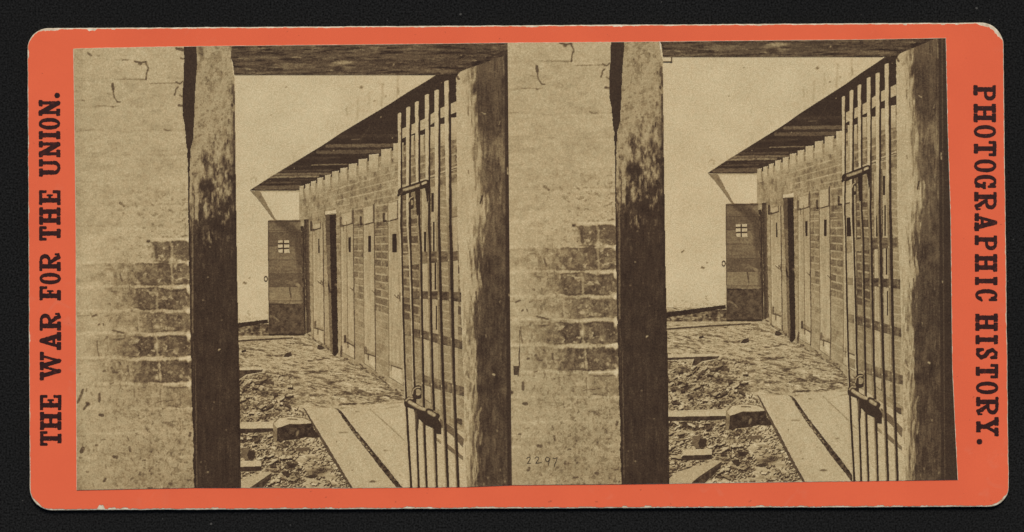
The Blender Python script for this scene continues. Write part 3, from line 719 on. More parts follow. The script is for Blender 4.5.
for (nm, pol, t, lab) in (('open_doorway', [(329.2, 214.6), (335.8, 214), (337.2, 290), (338.2, 352), (335, 356.2), (332.4, 354)], .09, 'tall black open cell doorway'),
                     ('door_jamb', [(325.2, 214.6), (329.4, 214.4), (331.2, 300), (333, 353), (329.8, 350.4), (328.6, 300)], .45, None),
                     ('dark_doorway', [(304, 219.4), (308.8, 219), (309.6, 270), (311, 331.8), (306.6, 333.6), (305, 270)], .26, None)):
    def ex(T, nm=nm):
        if nm == 'door_jamb':
            T.a = np.where((T.Y > 214) & (T.Y < 245), T.a - .12, T.a); T.line([(327, 280), (330, 292)], 1.8, .12, .9); T.line([(326, 290), (330, 350)], 1.3, .8, .6)
        if nm == 'open_doorway': T.blot(335.8, 284.6, 1.2, 1.2, .55, .7)
        if nm == 'dark_doorway': T.line([(305, 220), (307, 333)], 1.0, .14, .7); T.line([(308, 222), (310, 331)], .9, .5, .5)
    small(nm, pol, t, .05, 500, extra=ex, label=lab)
small('door_lintel', [(325, 211.5), (336, 209.8), (336, 213.4), (325, 214.4)], .9, .03, 511)
small('wall_hook', [(300.4, 226.4), (303.4, 226), (304, 231.6), (302, 232), (300.4, 229)], .14, .1, 512)
small('stake', [(340, 356), (341, 345.6), (342.4, 345.8), (342.4, 357)], .35, .1, 513)

# back door with its barred opening ----------------------------------------------------
T = Tone((262, 218, 306, 337), .35, .43); X, Y = T.X, T.Y
T.a += .05 * fbm(X, Y, 9, 1.6, 3, 601) + .06 * fbm(X, Y, 5, 4, 3, 602)
bd = np.floor((Y - 219) / 13.6); T.a = T.a + .055 * _h(bd, bid[:1, :1] * 0 + 3, 8) - .07 * (np.abs((Y - 219) / 13.6 - np.round((Y - 219) / 13.6)) < .045)
T.a = np.where(Y > 287, T.a + .08, T.a)
T.line([(269, 230.5), (300, 231)], .8, .33, .7); T.line([(268, 287.6), (302, 287.2)], .8, .55, .6); T.line([(269, 258), (301, 258)], .7, .52, .4); T.line([(269, 271), (301, 271)], 2, .34, .4, 2)
T.line([(280, 222), (290, 228), (299, 238), (301, 262)], 9, .24, .8, 5); T.line([(296, 240), (302, 300)], 3, .3, .55, 3)
T.line([(292, 223), (288, 226)], .7, .5, .5)
T.poly([(268.6, 303.6), (302.6, 303.2), (304, 336), (268.8, 336)], .27, .95, .18, 603)
T.line([(268.6, 304), (284, 304)], 1.0, .12, .9); T.line([(284, 303.4), (301, 303)], .9, .66, .8)
T.line([(270.5, 316), (274, 317), (279, 321.4)], 1.8, .58, .75, 1.4); T.blot(294, 316, 4, 2, .4, .6); T.blot(294, 324, 3, 1.6, .42, .6); T.blot(298, 285, 3, 1.6, .7, .7, .6); T.blot(292, 283, 4, 2, .58, .4)
T.line([(289.5, 288), (290.5, 294), (291, 297)], 1.6, .24, .8); T.line([(291.5, 298), (289, 304)], .8, .3, .6); T.blot(275.5, 278.5, 2.2, 1.2, .3, .6)
T.line([(268.2, 221.6), (300.6, 221.2)], 1.2, .2, .85); T.line([(268.4, 221), (269, 335)], .9, .25, .7)
T.line([(268.8, 334.6), (305, 334)], 1.4, .12, .9)
part('plank_door', T, [(267.8, 220.3), (300.4, 219.8), (301.8, 262), (304.8, 334.6), (268.8, 335), (268.2, 270)], m_yard, 'heavy plank door closing the far end')
small('barred_opening', [(277.9, 240.4), (289.2, 240), (289.6, 252.6), (284, 253.2), (278.4, 252.4)], .86, .03, 611, cell=.3,
      extra=lambda T: (T.line([(283.4, 239.6), (283.4, 254)], 1.2, .1, 1, .5), T.line([(277, 243.6), (290, 243.6)], 1.5, .12, 1, .5), T.line([(277, 248.6), (290, 248.2)], 1.5, .12, 1, .5), T.line([(277.5, 240), (289, 239.8)], .9, .5, .6)), label='small light opening crossed by bars')
def ringf(A, B): d = np.hypot((A - 265.9) / 1.75, (B - 278.8) / 2.6); return (d < 1.15) & (d > .68)
T = Tone((262, 274, 270, 283), .25, .28); part('iron_ring', T, ringf, m_yard)
T = Tone((300, 231, 306, 334), .4, .3); T.a += .2 * fbm(T.X, T.Y, 1.5, 5, 3, 620); T.line([(303.2, 232), (305, 334)], 1.2, .1, .8)
part('door_frame', T, [(300.6, 232), (304.4, 231), (306, 334), (303.6, 334), (301.6, 262)], m_yard)

# near plaster wall with bare brick -----------------------------------------------------
T = Tone((60, 30, 196, 496), .55, .80); X, Y = T.X, T.Y
T.a += .035 * fbm(X, Y, 30, 26, 3, 701) + .03 * fbm(X, Y, 2.4, 2.4, 2, 702) + .02 * fbm(X, Y, 12, 3, 2, 705)
T.a -= .05 * (1 - sst(76, 90, X)) ; T.a -= .03 * sst(380, 480, Y)
T.a += .03 * sst(150, 60, X) * 0
for yc in (79.5, 106.5, 131, 156, 180.5, 205, 226):
    yy = yc + 1.4 * fbm(X, Y * 0 + yc, 24, 1, 2, 690) - (X - 130) * .012
    T.a -= .05 * np.exp(-((Y - yy) / 1.1) ** 2) * (fbm(X, Y, 16, 6, 2, 691) > -.1)
    T.a += .02 * np.exp(-((Y - yy - 2.5) / 2) ** 2)
for yt in (263, 287, 311, 334, 358.5, 384, 409, 433, 458):
    yy = yt + 1.8 * fbm(X, Y * 0 + yt, 14, 1, 3, 681) + (190 - X) * .008
    T.a -= .10 * np.exp(-((Y - yy - 1.4) / 1.3) ** 2) * sst(-.1, .35, fbm(X, Y, 9, 4, 3, 682)) * (1 - .5 * sst(400, 440, Y)); T.a += .05 * np.exp(-((Y - yy + 1) / 1.6) ** 2)
dn = sst(96, 150, X) * sst(175, 215, Y) * .8 + .18
grit(T, 4, 3, .22, .17, dn, 692); grit(T, 13, 8, .1, .06, 1, 693, .4); grit(T, 2.2, 2.6, .34, .20, dn, 694)
lowd = sst(370, 420, Y)
patch_ = .25 + .75 * sst(-.1, .35, fbm(X, Y, 18, 14, 3, 699))
lowd = lowd * patch_
grit(T, 2.4, 4.6, .3, .17, lowd, 695); T.a -= .09 * sst(250, 300, Y) * sst(84, 130, X) * (.6 + .7 * fbm(X, Y, 20, 14, 3, 688))
T.a -= .06 * sst(430, 488, Y) * (.6 + fbm(X, Y, 16, 12, 3, 687))
grit(T, 6, 7, .15, .12, lowd * (.5 + .5 * sst(140, 180, X)), 696, .4); grit(T, 1.4, 3.4, .3, .12, lowd, 689); grit(T, 1.8, 2.2, .3, -.06, lowd, 697)
grit(T, 3, 5, .2, .16, sst(250, 270, Y) * sst(92, 118, X) * (1 - lowd), 698)
CO = [  # y top (at x=188), y bottom, x where bare brick begins, x where it is full, joints
    (241.5, 261.6, 152.5, 155.5, (171,)), (264, 285, 117, 154, (172,)), (288.5, 309, 131, 137, (156.5,)), (312.4, 332, 134, 160, (139,)), (336.6, 356.4, 116, 140, (156.8,)),
    (360.4, 382, 126, 150, (160,)), (386.4, 407, 161, 170, (162,))]
for i, (yt, yb, xa, xb, js) in enumerate(CO):
    wob = 2.2 * fbm(X, Y * 0 + i * 40, 9, 1, 4, 710 + i) + .6 * fbm(X, Y, 2, 2, 2, 711)
    wob2 = 2.2 * fbm(X, Y * 0 + i * 40 + 7, 9, 1, 4, 730 + i) + .6 * fbm(X, Y, 2, 2, 2, 712)
    inr = sst(yt - .9, yt + .9, Y + wob) * (1 - sst(yb - .9, yb + .9, Y + wob2))
    ed = X + 3.0 * fbm(X, Y, 5, 5, 3, 740 + i)
    cov = .46 * sst(xa - 46, xa - 4, ed) * sst(-.5, .35, fbm(X, Y, 4, 6, 4, 745 + i)) + .66 * sst(xa, xb, ed)
    if xb - xa < 6: cov = sst(xa - 1.5, xb, ed)
    flake = fbm(X, Y, 5.5, 4.5, 4, 750 + i)
    cov = cov * np.clip(1.18 - 1.3 * sst(.18, .5, flake) - .5 * sst(.1, .5, -flake) * (1 - sst(xa, xb + 8, X)), 0, 1)
    cov *= (.9, .9, .92, .85, .98, .92, .62)[i]
    t = (.37, .38, .34, .36, .33, .31, .47)[i] + .17 * fbm(X, Y, 5, 3.6, 4, 760 + i) + .09 * fbm(X, Y, 1.5, 1.5, 2, 770 + i) + .16 * sst(.25, .6, fbm(X, Y, 2.6, 2.2, 3, 775 + i))
    T.field(cov * inr, t)
    # crisp light upper arris of mortar, dark line beneath it
    mm = np.exp(-((Y + wob - yt + 1.6) / 1.3) ** 2) * sst(xb - 4, xb + 8, X); T.field(mm * (.06 + .42 * sst(-.2, .4, fbm(X, Y, 6, 3, 3, 785 + i))), .90)
    dk = np.exp(-((Y + wob - yt - .5) / .9) ** 2) * sst(xa, xb, X) * (fbm(X, Y, 7, 3, 2, 780 + i) > -.1); T.field(dk * .5, .2)
    dk = np.exp(-((Y + wob2 - yb + .6) / .9) ** 2) * sst(xa, xb, X) * (fbm(X, Y, 8, 3, 2, 790 + i) > 0); T.field(dk * .5, .22)
    for j in js:
        q = rng(int(j * 10)); T.line([(j - .6, yt), (j + q.uniform(-1, 1), yt + 5), (j + q.uniform(-1, 1.5), (yt + yb) / 2 + 2), (j + .8, yb - 1)], 2.0, .76, .75, 2.0)
        T.line([(j - 1.8, yt + 5), (j - 1.2, yb - 2)], .9, .25, .5, 1)
    T.blot(188.5, yt - 1.8 + (i % 2) * 1.0, 1.9, 2.8, .93, .95, 0, .4)
    for k in range(9):
        q = rng(i * 31 + k); T.blot(q.uniform(xb, 186), q.uniform(yt + 3, yb - 2), q.uniform(.5, 1.5), q.uniform(.4, 1.1), .74, q.uniform(.3, .8), q.uniform(-1, 1))
T.blot(188.6, 290, 1.7, 4.4, .93, .95, -.2); T.blot(189, 336, 2, 5, .93, .95); T.blot(190, 384, 1.6, 5.5, .93, .9); T.line([(180, 359), (190, 357)], 2.6, .95, .9, 1.4); T.line([(148, 359.5), (160, 358.8)], 3, .86, .8, 1.6); T.line([(128, 360), (147, 359.4)], 2.4, .84, .6, 1.6)
T.line([(150, 334.6), (188, 333.2)], 2.0, .84, .6, 1.8); T.line([(152, 238.8), (188, 239)], 1.8, .9, .8, 1.4); T.line([(163, 384.6), (188, 383.4)], 2.2, .9, .75, 1.5)
T.blot(157, 326.5, 3, 2, .84, .85); T.blot(160.5, 320.8, 1, .8, .84, .8); T.blot(156.2, 346, 2, 3.4, .84, .9); T.blot(171.5, 260, 2.6, 3, .85, .8, .5); T.blot(181, 376, 1.8, 1.6, .8, .8)
# dark marks (x, y polyline, width, alpha)
for pts, w, a in (([(135, 61.5), (140, 62.5), (146, 62)], 1.6, .8), ([(139, 64), (141, 64)], 2.2, .6), ([(145.5, 62), (148.4, 68), (147, 73), (146, 79)], 1.6, .8), ([(122.5, 59.8), (128, 60)], 1.2, .7), ([(115, 79), (146, 79.4)], .9, .4),
                  ([(112.6, 84.5), (113.2, 89)], 3.0, .8), ([(113, 89), (114.2, 97), (117, 101.6), (120, 102)], 1.4, .75), ([(107, 93.6), (110, 94)], 1, .45), ([(82, 100), (84.4, 100.8)], 1.1, .6), ([(150, 83.6), (176, 83)], .9, .45), ([(176, 82), (180, 84), (183, 81)], 1.4, .75),
                  ([(174.6, 95), (176, 89), (178, 87)], 1.5, .7), ([(180, 95), (183, 97), (184, 92)], 1.4, .75), ([(88, 53), (91, 55.4)], 2, .6), ([(97, 55.6), (99, 55.8)], 1.5, .4), ([(177, 48.6), (186, 50.5)], 3, .85), ([(181, 58), (183, 59)], 2, .7), ([(179, 105), (184, 106)], 2.4, .8),
                  ([(98, 105.5), (115, 106.6), (118, 106)], .8, .4), ([(112, 107), (114, 107)], 1, .6), ([(80, 130), (95, 130)], .8, .2), ([(118, 155), (130, 155)], .7, .2), ([(147.4, 241.2), (149.2, 241.4)], 2.2, .85), ([(181, 236), (187, 235.6)], 1.3, .65),
                  ([(164, 129), (167, 131), (170, 130)], 1.4, .5), ([(120, 203), (124, 206)], 2.4, .55), ([(101, 203.5), (104, 203.6)], 1.2, .25), ([(150, 203), (154, 206)], 1.4, .3), ([(185.6, 223), (185.4, 231)], 1, .4),
                  ([(152.4, 243), (156, 246), (156.4, 259)], 2.4, .6), ([(160, 267), (166, 262), (168, 268)], 4.0, .5), ([(120, 274), (122, 281)], 1.5, .55), ([(136, 276), (138.6, 279)], 2.2, .4), ([(106, 269), (111, 269)], 1.2, .35), ([(132, 284.6), (136, 285)], 1.4, .5), ([(112, 291.6), (119, 292)], 1.2, .45), ([(128, 293), (132, 294)], 1.4, .4),
                  ([(77, 316), (90, 316)], 1, .4), ([(92.6, 316.4), (96.4, 314.8)], 2, .7), ([(105.4, 316.6), (108, 316)], 1.4, .4), ([(98.6, 325), (99.4, 324.4)], 2, .65), ([(103, 323.6), (103.4, 325)], 1.4, .6), ([(112.4, 330.4), (116, 331), (124, 333)], 1.5, .8), ([(97, 341), (97.6, 350), (98.8, 356)], 1.3, .6), ([(106, 338.6), (107, 337)], 2, .4),
                  ([(114, 339.4), (124, 339)], 1.3, .5), ([(103.6, 371.4), (105, 370.6)], 2.2, .7), ([(112, 368), (114, 372)], 3, .5), ([(116, 372.6), (118, 372.8)], 1.5, .7), ([(128, 366), (128.2, 372)], 1.7, .6), ([(110, 383.6), (113, 383)], 1.5, .5), ([(80, 373.6), (80.4, 373.6)], 2, .4), ([(109.6, 304), (110.2, 305)], 1.8, .55),
                  ([(78, 402), (81.6, 394), (83, 390)], 2.6, .75), ([(86, 391), (87, 389)], 1.8, .5), ([(99.4, 394), (99.4, 401)], 2.6, .7), ([(91.6, 393), (92.4, 395)], 2.4, .4), ([(88, 403.6), (84, 409)], 2.4, .8), ([(87, 403), (89, 404)], 3, .75), ([(100, 415), (102.4, 415.4)], 3.2, .8),
                  ([(157, 402.2), (163, 401), (168, 401), (173, 400.4)], .8, .75), ([(81.6, 451.4), (83, 448.6)], 3.8, .8), ([(80, 458), (82, 458)], 1.8, .4), ([(113.6, 457), (116.8, 456.8)], 3.2, .95), ([(95.6, 445.4), (97.4, 445.2)], 1.8, .7), ([(101.6, 440), (105, 439)], 1.5, .55), ([(129.8, 447), (130, 451.6)], 2, .75),
                  ([(143, 460.4), (145, 460.2)], 2, .8), ([(104.4, 481), (105.4, 479)], 2.4, .85), ([(130.6, 480), (133, 478)], 2, .5), ([(139.8, 472), (139.8, 475)], 1.6, .55), ([(169.6, 483.8), (171.4, 483.8)], 2.6, .8), ([(149, 488), (152, 488)], 2, .7), ([(86.4, 472), (88.6, 471.6)], 1.3, .5), ([(167, 454), (169, 451.6)], 1.5, .45), ([(180, 450), (182, 449.6)], 2, .5),
                  ([(189.6, 436), (190.4, 433)], 2.6, .75), ([(188, 480.4), (191, 480)], 1.6, .55), ([(127.6, 437), (128.6, 440)], 1.6, .5), ([(150, 440), (151.4, 443)], 1.8, .4), ([(105.8, 465), (106, 468)], 1.2, .5), ([(178, 444), (180, 442)], 1.4, .4)):
    T.line(pts, w, .22, a, 1.0)
r_ = rng(99)
for k in range(230):     # pits, more of them low down, near the opening
    y = 250 + 236 * r_.random() ** .55; x = r_.uniform(78, 192); w = r_.uniform(.4, 1.4)
    T.line([(x, y), (x + r_.uniform(-1.2, 1.2), y + r_.uniform(0, 3.4))], w, .42, r_.uniform(.1, .45), 1.0)
for k in range(70):
    x, y = r_.uniform(78, 186), r_.uniform(60, 240); T.blot(x, y, r_.uniform(.5, 2.6), r_.uniform(.4, 1), .6, r_.uniform(.08, .28))
for k in range(26):
    x, y = r_.uniform(96, 150), r_.uniform(262, 385); T.line([(x, y), (x + r_.uniform(-.8, .8), y + r_.uniform(3, 9))], r_.uniform(1, 2.2), .45, r_.uniform(.12, .4), 1.5)
TW = T
def wall_in(A, B):
    e = np.interp(B, (30, 60, 80, 95, 110, 140, 160, 230, 262, 300, 340, 372, 416, 440, 452, 461, 478, 496), (183, 184, 183.6, 183, 182.6, 186, 187.6, 188.6, 189, 190.4, 190.8, 191.2, 192.2, 193.6, 194.6, 192.6, 194.2, 195))
    e = e + .9 * fbm(B, A * 0, 5, 1, 3, 801) * (1 - .5 * sst(150, 190, B) * (1 - sst(230, 250, B)))
    return A < e
part('brick_wall', T, wall_in, m_wall, 'whitewashed brick wall, plaster fallen off its lower courses')

# dark split between wall and door post, and the post ------------------------------------
T = Tone((178, 30, 202, 496), .5, .13); T.a += .03 * fbm(T.X, T.Y, 3, 6, 3, 810)
T.a = np.where(T.Y > 150, T.a * .8, T.a)
PARTS.insert(len(PARTS) - 1, ('wall_crack', T, [(178, 30), (199, 30), (199, 130), (193, 200), (199, 496), (186, 496), (186, 200), (178, 150)], m_post, 'dark gap between wall and post'))
T = Tone((186, 30, 244, 496), .5, .71); X, Y = T.X, T.Y
xl = np.interp(Y, (47, 65, 85, 95, 120, 140, 150, 180, 230, 300, 340, 416, 490), (196.2, 197.2, 195.6, 195, 194, 193, 190.4, 190.2, 191, 190.8, 191, 193.2, 195.4))
xr = np.interp(Y, (46, 60, 75, 80, 180, 280, 390, 487), (231.4, 231, 233.8, 234.5, 235.7, 237.1, 239.7, 240.8))
f = (X - xl) / (xr - xl)
n1 = fbm(X, Y, 3.6, 16, 4, 820); n2 = fbm(X, Y, 7, 9, 3, 823)
T.a += .04 * n2 + .03 * fbm(X, Y, 2, 2, 2, 824)
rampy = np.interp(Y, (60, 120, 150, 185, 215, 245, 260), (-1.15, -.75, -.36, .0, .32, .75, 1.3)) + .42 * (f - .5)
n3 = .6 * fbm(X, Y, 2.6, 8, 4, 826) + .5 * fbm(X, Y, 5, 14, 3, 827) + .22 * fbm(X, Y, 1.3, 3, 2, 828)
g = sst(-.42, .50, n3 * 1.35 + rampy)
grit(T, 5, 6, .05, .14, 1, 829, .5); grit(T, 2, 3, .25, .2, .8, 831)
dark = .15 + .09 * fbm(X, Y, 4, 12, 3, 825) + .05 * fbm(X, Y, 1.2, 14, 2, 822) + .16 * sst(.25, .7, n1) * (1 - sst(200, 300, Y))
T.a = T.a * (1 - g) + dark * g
T.a += .10 * sst(.42, .75, fbm(X, Y, 1.3, 11, 3, 830)) * sst(200, 250, Y) * .7
T.a -= .22 * sst(.86, .97, f) * sst(70, 150, Y) * (1 - g); T.a = np.where((f > .95) & (Y > 84) & (fbm(X, Y, 3, 9, 2, 832) > -.3), T.a * .6, T.a)
T.line([(201.6, 187), (203, 181), (209, 182), (213, 188)], 5, .14, .75, 4); T.blot(208, 190, 6, 7, .12, .85); T.blot(204.5, 186, 4, 5, .12, .7)
for (x, y, rx, ry, a) in ((205, 155, 1.4, 5, .4), (213.5, 152, 1.3, 2.5, .6), (217.8, 148, 1, 1.6, .7), (214, 168, 1.6, 6, .55), (223, 158, 2.6, 5, .6), (226, 165, 3, 6, .6), (207, 172, 1.6, 9, .55), (198.6, 159, 1, 1.2, .5), (200.6, 51, 3, 5, .45), (202, 57, 2, 5, .4), (198.4, 183.6, 1, 1.4, .6), (231.4, 148, 2, 9, .45), (232.6, 90, 1.4, 4.6, .8), (232, 105, 1.2, 2, .8)):
    T.blot(x, y, rx, ry, .2, a)
for (x, y, rx, ry) in ((219, 154, 3, 7), (210.4, 172, 2.6, 6), (220, 178, 3, 4), (199, 150, 3, 4), (200, 170, 3.6, 9), (197, 182, 2.4, 7), (212.5, 198, 1.2, 6)):
    T.blot(x, y, rx, ry, .76, .7)
T.line([(198, 62), (206, 59), (212, 57.4), (220, 58.4)], .8, .5, .5); T.line([(200, 84), (216, 83.6)], .8, .56, .4); T.line([(205, 65), (210, 63.6)], .7, .5, .4)
for k in range(46):
    q = rng(2000 + k); x = q.uniform(198, 234); y = q.uniform(62, 150); T.blot(x, y, q.uniform(.5, 1.8), q.uniform(.5, 2.6), .52, q.uniform(.1, .42))
T.line([(192.6, 196), (192.4, 235), (192.6, 290), (192.8, 332)], 1.5, .62, .65, 1.2); T.line([(193.2, 342), (195.4, 372), (196.4, 440), (197, 488)], 1.0, .5, .55, 1)
T.line([(188.6, 180), (189.2, 235), (189.8, 330), (191.6, 372), (193.6, 440)], 1.6, .08, .9, 1)
T.line([(194.4, 196), (194.8, 487)], 1.0, .10, .7, 1)
for (x, y, a) in ((219.6, 349.4, .95), (218.8, 350.2, .7), (208, 277, .5), (210, 247, .35), (208, 472, .45), (201, 462, .3), (214, 402, .3), (226, 430, .25), (203, 300, .25), (222, 320, .3)): T.blot(x, y, 1.1, .9, .95, a)
for (x, y, rx, ry) in ((199, 226, 1.6, 3), (202, 255, 3, 1.4), (204, 265, 1.4, 4), (216, 235, 2, 6), (207, 228, 2, 3), (228, 446, .5, 9), (218, 452, .5, 7), (206, 470, .6, 6)): T.blot(x, y, rx, ry, .36, .45)
T.line([(225, 228), (222, 250), (221, 262)], .6, .35, .5); T.line([(196, 273), (218, 272.5)], .5, .4, .3)
T.line([(239.6, 470), (240, 487)], .8, .5, .4)
T.a = np.where(Y < 47, T.a - .1, T.a)
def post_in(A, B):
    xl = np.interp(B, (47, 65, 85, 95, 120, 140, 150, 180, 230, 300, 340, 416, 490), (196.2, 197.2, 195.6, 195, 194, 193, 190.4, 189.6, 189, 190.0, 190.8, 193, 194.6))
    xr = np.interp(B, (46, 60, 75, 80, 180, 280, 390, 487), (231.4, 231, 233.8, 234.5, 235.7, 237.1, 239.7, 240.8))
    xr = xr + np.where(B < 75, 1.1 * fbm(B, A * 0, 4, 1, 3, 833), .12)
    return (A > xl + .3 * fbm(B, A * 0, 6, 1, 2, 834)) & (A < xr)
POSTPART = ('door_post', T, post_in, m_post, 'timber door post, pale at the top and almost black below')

# lintel ---------------------------------------------------------------------------------
T = Tone((228, 30, 512, 78), .5, .30); X, Y = T.X, T.Y
T.a += .10 * fbm(X, Y, 26, 2.4, 4, 901) + .11 * fbm(X, Y, 9, 1.5, 3, 902) + .03 * fbm(X, Y, 2, 2, 2, 903)
T.a -= .05 * sst(400, 470, X)
grit(T, 14, 1.6, .12, .20, 1, 905); grit(T, 11, 1.4, .2, -.16, 1, 906); grit(T, 2.4, 1.2, .3, -.12, 1, 907)
for (x, y, rx, ry, t, a) in ((343, 62.4, 12, 1.6, .74, .8), (335, 65, 8, 1.2, .6, .6), (347, 68, 6, 2.2, .55, .6), (338, 69, 5, 2.6, .12, .6), (287, 65.5, 7, 3, .56, .65), (298, 66, 5, 2, .56, .6), (260, 48.6, 7, .9, .6, .7), (275, 58, 6, 2, .48, .6), (250, 63, 12, 3, .42, .6), (265, 57, 18, 2, .42, .5), (420, 49, 28, 1.2, .5, .6),
                             (430, 53.8, 22, 1.1, .14, .6), (400, 56, 30, 2, .38, .4), (440, 71, 18, 1.6, .52, .6), (410, 65, 34, 1, .12, .55), (404, 70, 14, .9, .5, .5), (396, 72.5, 18, .9, .12, .6), (385, 60, 12, 2.4, .16, .5), (270, 70.6, 26, .9, .12, .7), (250, 61.6, 14, .8, .14, .6), (300, 61.4, 24, .8, .14, .5), (253, 54.4, 18, 1.6, .16, .6), (320, 73, 60, .8, .16, .5), (378, 62, 8, 3, .14, .45)):
    T.blot(x, y, rx, ry, t, a, -.02)
for (x, y, r0, a) in ((297, 58.6, .8, .9), (394, 64.4, .9, .9), (393.2, 65.6, .6, .8), (461, 55.4, .8, .7), (472, 56, .7, .6), (476, 60.5, .7, .6), (465, 63, .6, .6), (486, 57, .6, .4)): T.blot(x, y, r0 * 1.3, r0 * .7, .75 if x > 300 else .1, a)
T.line([(245.4, 71), (245.6, 74.5)], .8, .12, .8); T.line([(234, 74.9), (395, 74.4)], .9, .5, .5)
T.line([(500, 53), (485, 60), (473, 68.5), (464, 71.5)], 1.4, .13, .75, 1.4); T.line([(457.6, 67.6), (457.6, 73)], 1, .14, .7)
T.line([(454, 67.6), (470, 67.4)], 1.4, .14, .7)
part('lintel', T, [(229, 30), (514, 30), (514, 66), (505, 56), (473.4, 69.6), (458, 73.8), (440, 75), (395, 74.9), (234.4, 75.2), (232.8, 62), (230, 56)], m_lint, 'weathered dark timber lintel over the opening')
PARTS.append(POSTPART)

# right hand post ---------------------------------------------------------------------------
T = Tone((454, 30, 536, 496), .5, .8); X, Y = T.X, T.Y
li = np.interp(Y, (60, 100, 160, 210, 260, 300, 330, 400, 480), (471, 472.8, 477, 482, 477, 474.5, 472, 474, 475))
n1 = fbm(X, Y, 3.2, 16, 4, 921); n2 = fbm(X, Y, 8, 10, 3, 922)
n4 = .6 * fbm(X, Y, 1.8, 11, 4, 928) + .5 * fbm(X, Y, 4, 22, 3, 929)
wid = np.interp(Y, (75, 120, 200, 260, 330, 490), (.9, .8, 1.3, 1.5, .9, .9))
g = sst(-.42, .46, (X - li) / 10.0 / wid + n4 * 1.5)
dk = .26 + .13 * n2 + .10 * fbm(X, Y, 1.6, 14, 3, 923) + .07 * n4
mid = .45 + .34 * n4 + .12 * n2
zone = sst(128, 150, Y + 10 * n2) * (1 - sst(212, 262, Y + 22 * n1 + 10 * n2))         # paler weathered band
dk = dk * (1 - .8 * zone) + mid * .8 * zone
top = 1 - sst(60, 92, Y + 8 * n2); dk = dk + .12 * top
dk += .10 * sst(.3, .7, n1) * sst(300, 340, Y)
T.a = (.80 + .04 * n2 + .03 * fbm(X, Y, 1.2, 18, 3, 925)) * (1 - g) + dk * g
T.field(sst(-2, 6, X - li + 6) * (1 - g) * .30 * (.5 + n1), .52)
T.field(np.clip(.55 * sst(280, 330, Y) * (fbm(X, Y, 3, 9, 3, 927) > .12), 0, 1) * (X > 463) * (1 - g), .52)
e2 = np.interp(Y, (40, 160, 260, 490), (504.2, 505, 505.6, 507.5)); T.field(sst(-.6, .8, X - e2), .14 + .04 * n2)
T.field((sst(3.2, 4.0, X - e2) * (1 - sst(4.6, 5.4, X - e2))) * .35, .5)
for (pts, w, t, a) in (([(482, 196), (480.6, 203)], 1.8, .14, .9), ([(468.4, 170.4), (468.6, 173.4)], 1.2, .3, .7), ([(493, 160), (492, 172), (496, 184), (500, 196)], 1.8, .26, .65), ([(488, 170), (490, 172)], 2.4, .2, .6), ([(492, 204), (493, 212), (490, 222)], 2, .25, .6), ([(484, 186), (483, 196)], 1, .3, .6),
                       ([(496, 176), (498, 190)], 1, .3, .5), ([(483, 120), (483.4, 160)], 1, .16, .5), ([(475, 140), (474, 160)], 1.2, .3, .5), ([(502, 56), (503.6, 66), (504, 76)], 1.2, .52, .6), ([(484, 70), (496, 72), (498, 76)], 2, .5, .4), ([(480, 76), (484, 84)], 2, .45, .35),
                       ([(466, 67), (472, 70), (462, 78)], 3, .7, .5), ([(456.6, 76), (459, 79)], 2.4, .2, .8), ([(464, 82), (468, 76), (472, 90)], 3.4, .55, .5), ([(467, 372), (470, 382), (470.5, 391)], 2.2, .3, .6), ([(476, 292), (476.6, 300)], 1.6, .2, .8), ([(476, 420), (481, 408)], 1.8, .62, .75), ([(466, 377), (474, 384)], 2, .88, .7),
                       ([(500, 121), (499, 124.6)], 1, .8, .6), ([(482, 112.6), (485, 114)], 1.2, .78, .75), ([(507.6, 168), (507.8, 174)], 1.6, .85, .8), ([(492.6, 374), (494.4, 375)], 1.8, .85, .8), ([(509, 294), (509, 296)], 1, .9, .7), ([(490, 150), (488, 160), (484, 156)], 1.4, .6, .6), ([(478, 228), (481, 250)], 1.2, .62, .4)):
    T.line(pts, w, t, a, 1.1)
for k in range(150):
    q = rng(5000 + k); y = q.uniform(60, 488); x = q.uniform(474, 505); T.line([(x, y), (x + q.uniform(-1, 1), y + q.uniform(2, 12))], q.uniform(.5, 1.4), q.choice((.1, .12, .42, .5)), q.uniform(.15, .45), 1)
for k in range(60):
    q = rng(6000 + k); y = q.uniform(120, 488); x = q.uniform(459, 480); T.line([(x, y), (x + q.uniform(-.6, .6), y + q.uniform(3, 14))], q.uniform(.6, 1.4), .55, q.uniform(.1, .4), 1)
for (x, y) in ((477, 474), (484, 484), (500, 470), (488, 478), (480, 443), (505, 482), (500, 302), (486, 336), (497, 431)): T.blot(x, y, .8, 1.6, .66, .55)
def jamb_in(A, B):
    xl = np.interp(B, (60, 74, 77, 226, 250, 310, 376, 436, 490), (474, 458, 456.2, 457.4, 458.6, 461, 463.4, 464.6, 467))
    xl = xl + .35 * fbm(B, A * 0, 5, 1, 3, 930)
    return (A > xl) & (B > 68 - (A - 470) * .36)
part('gate_post', T, jamb_in, m_jamb, 'thick timber gate post, sunlit inner face and dark front')

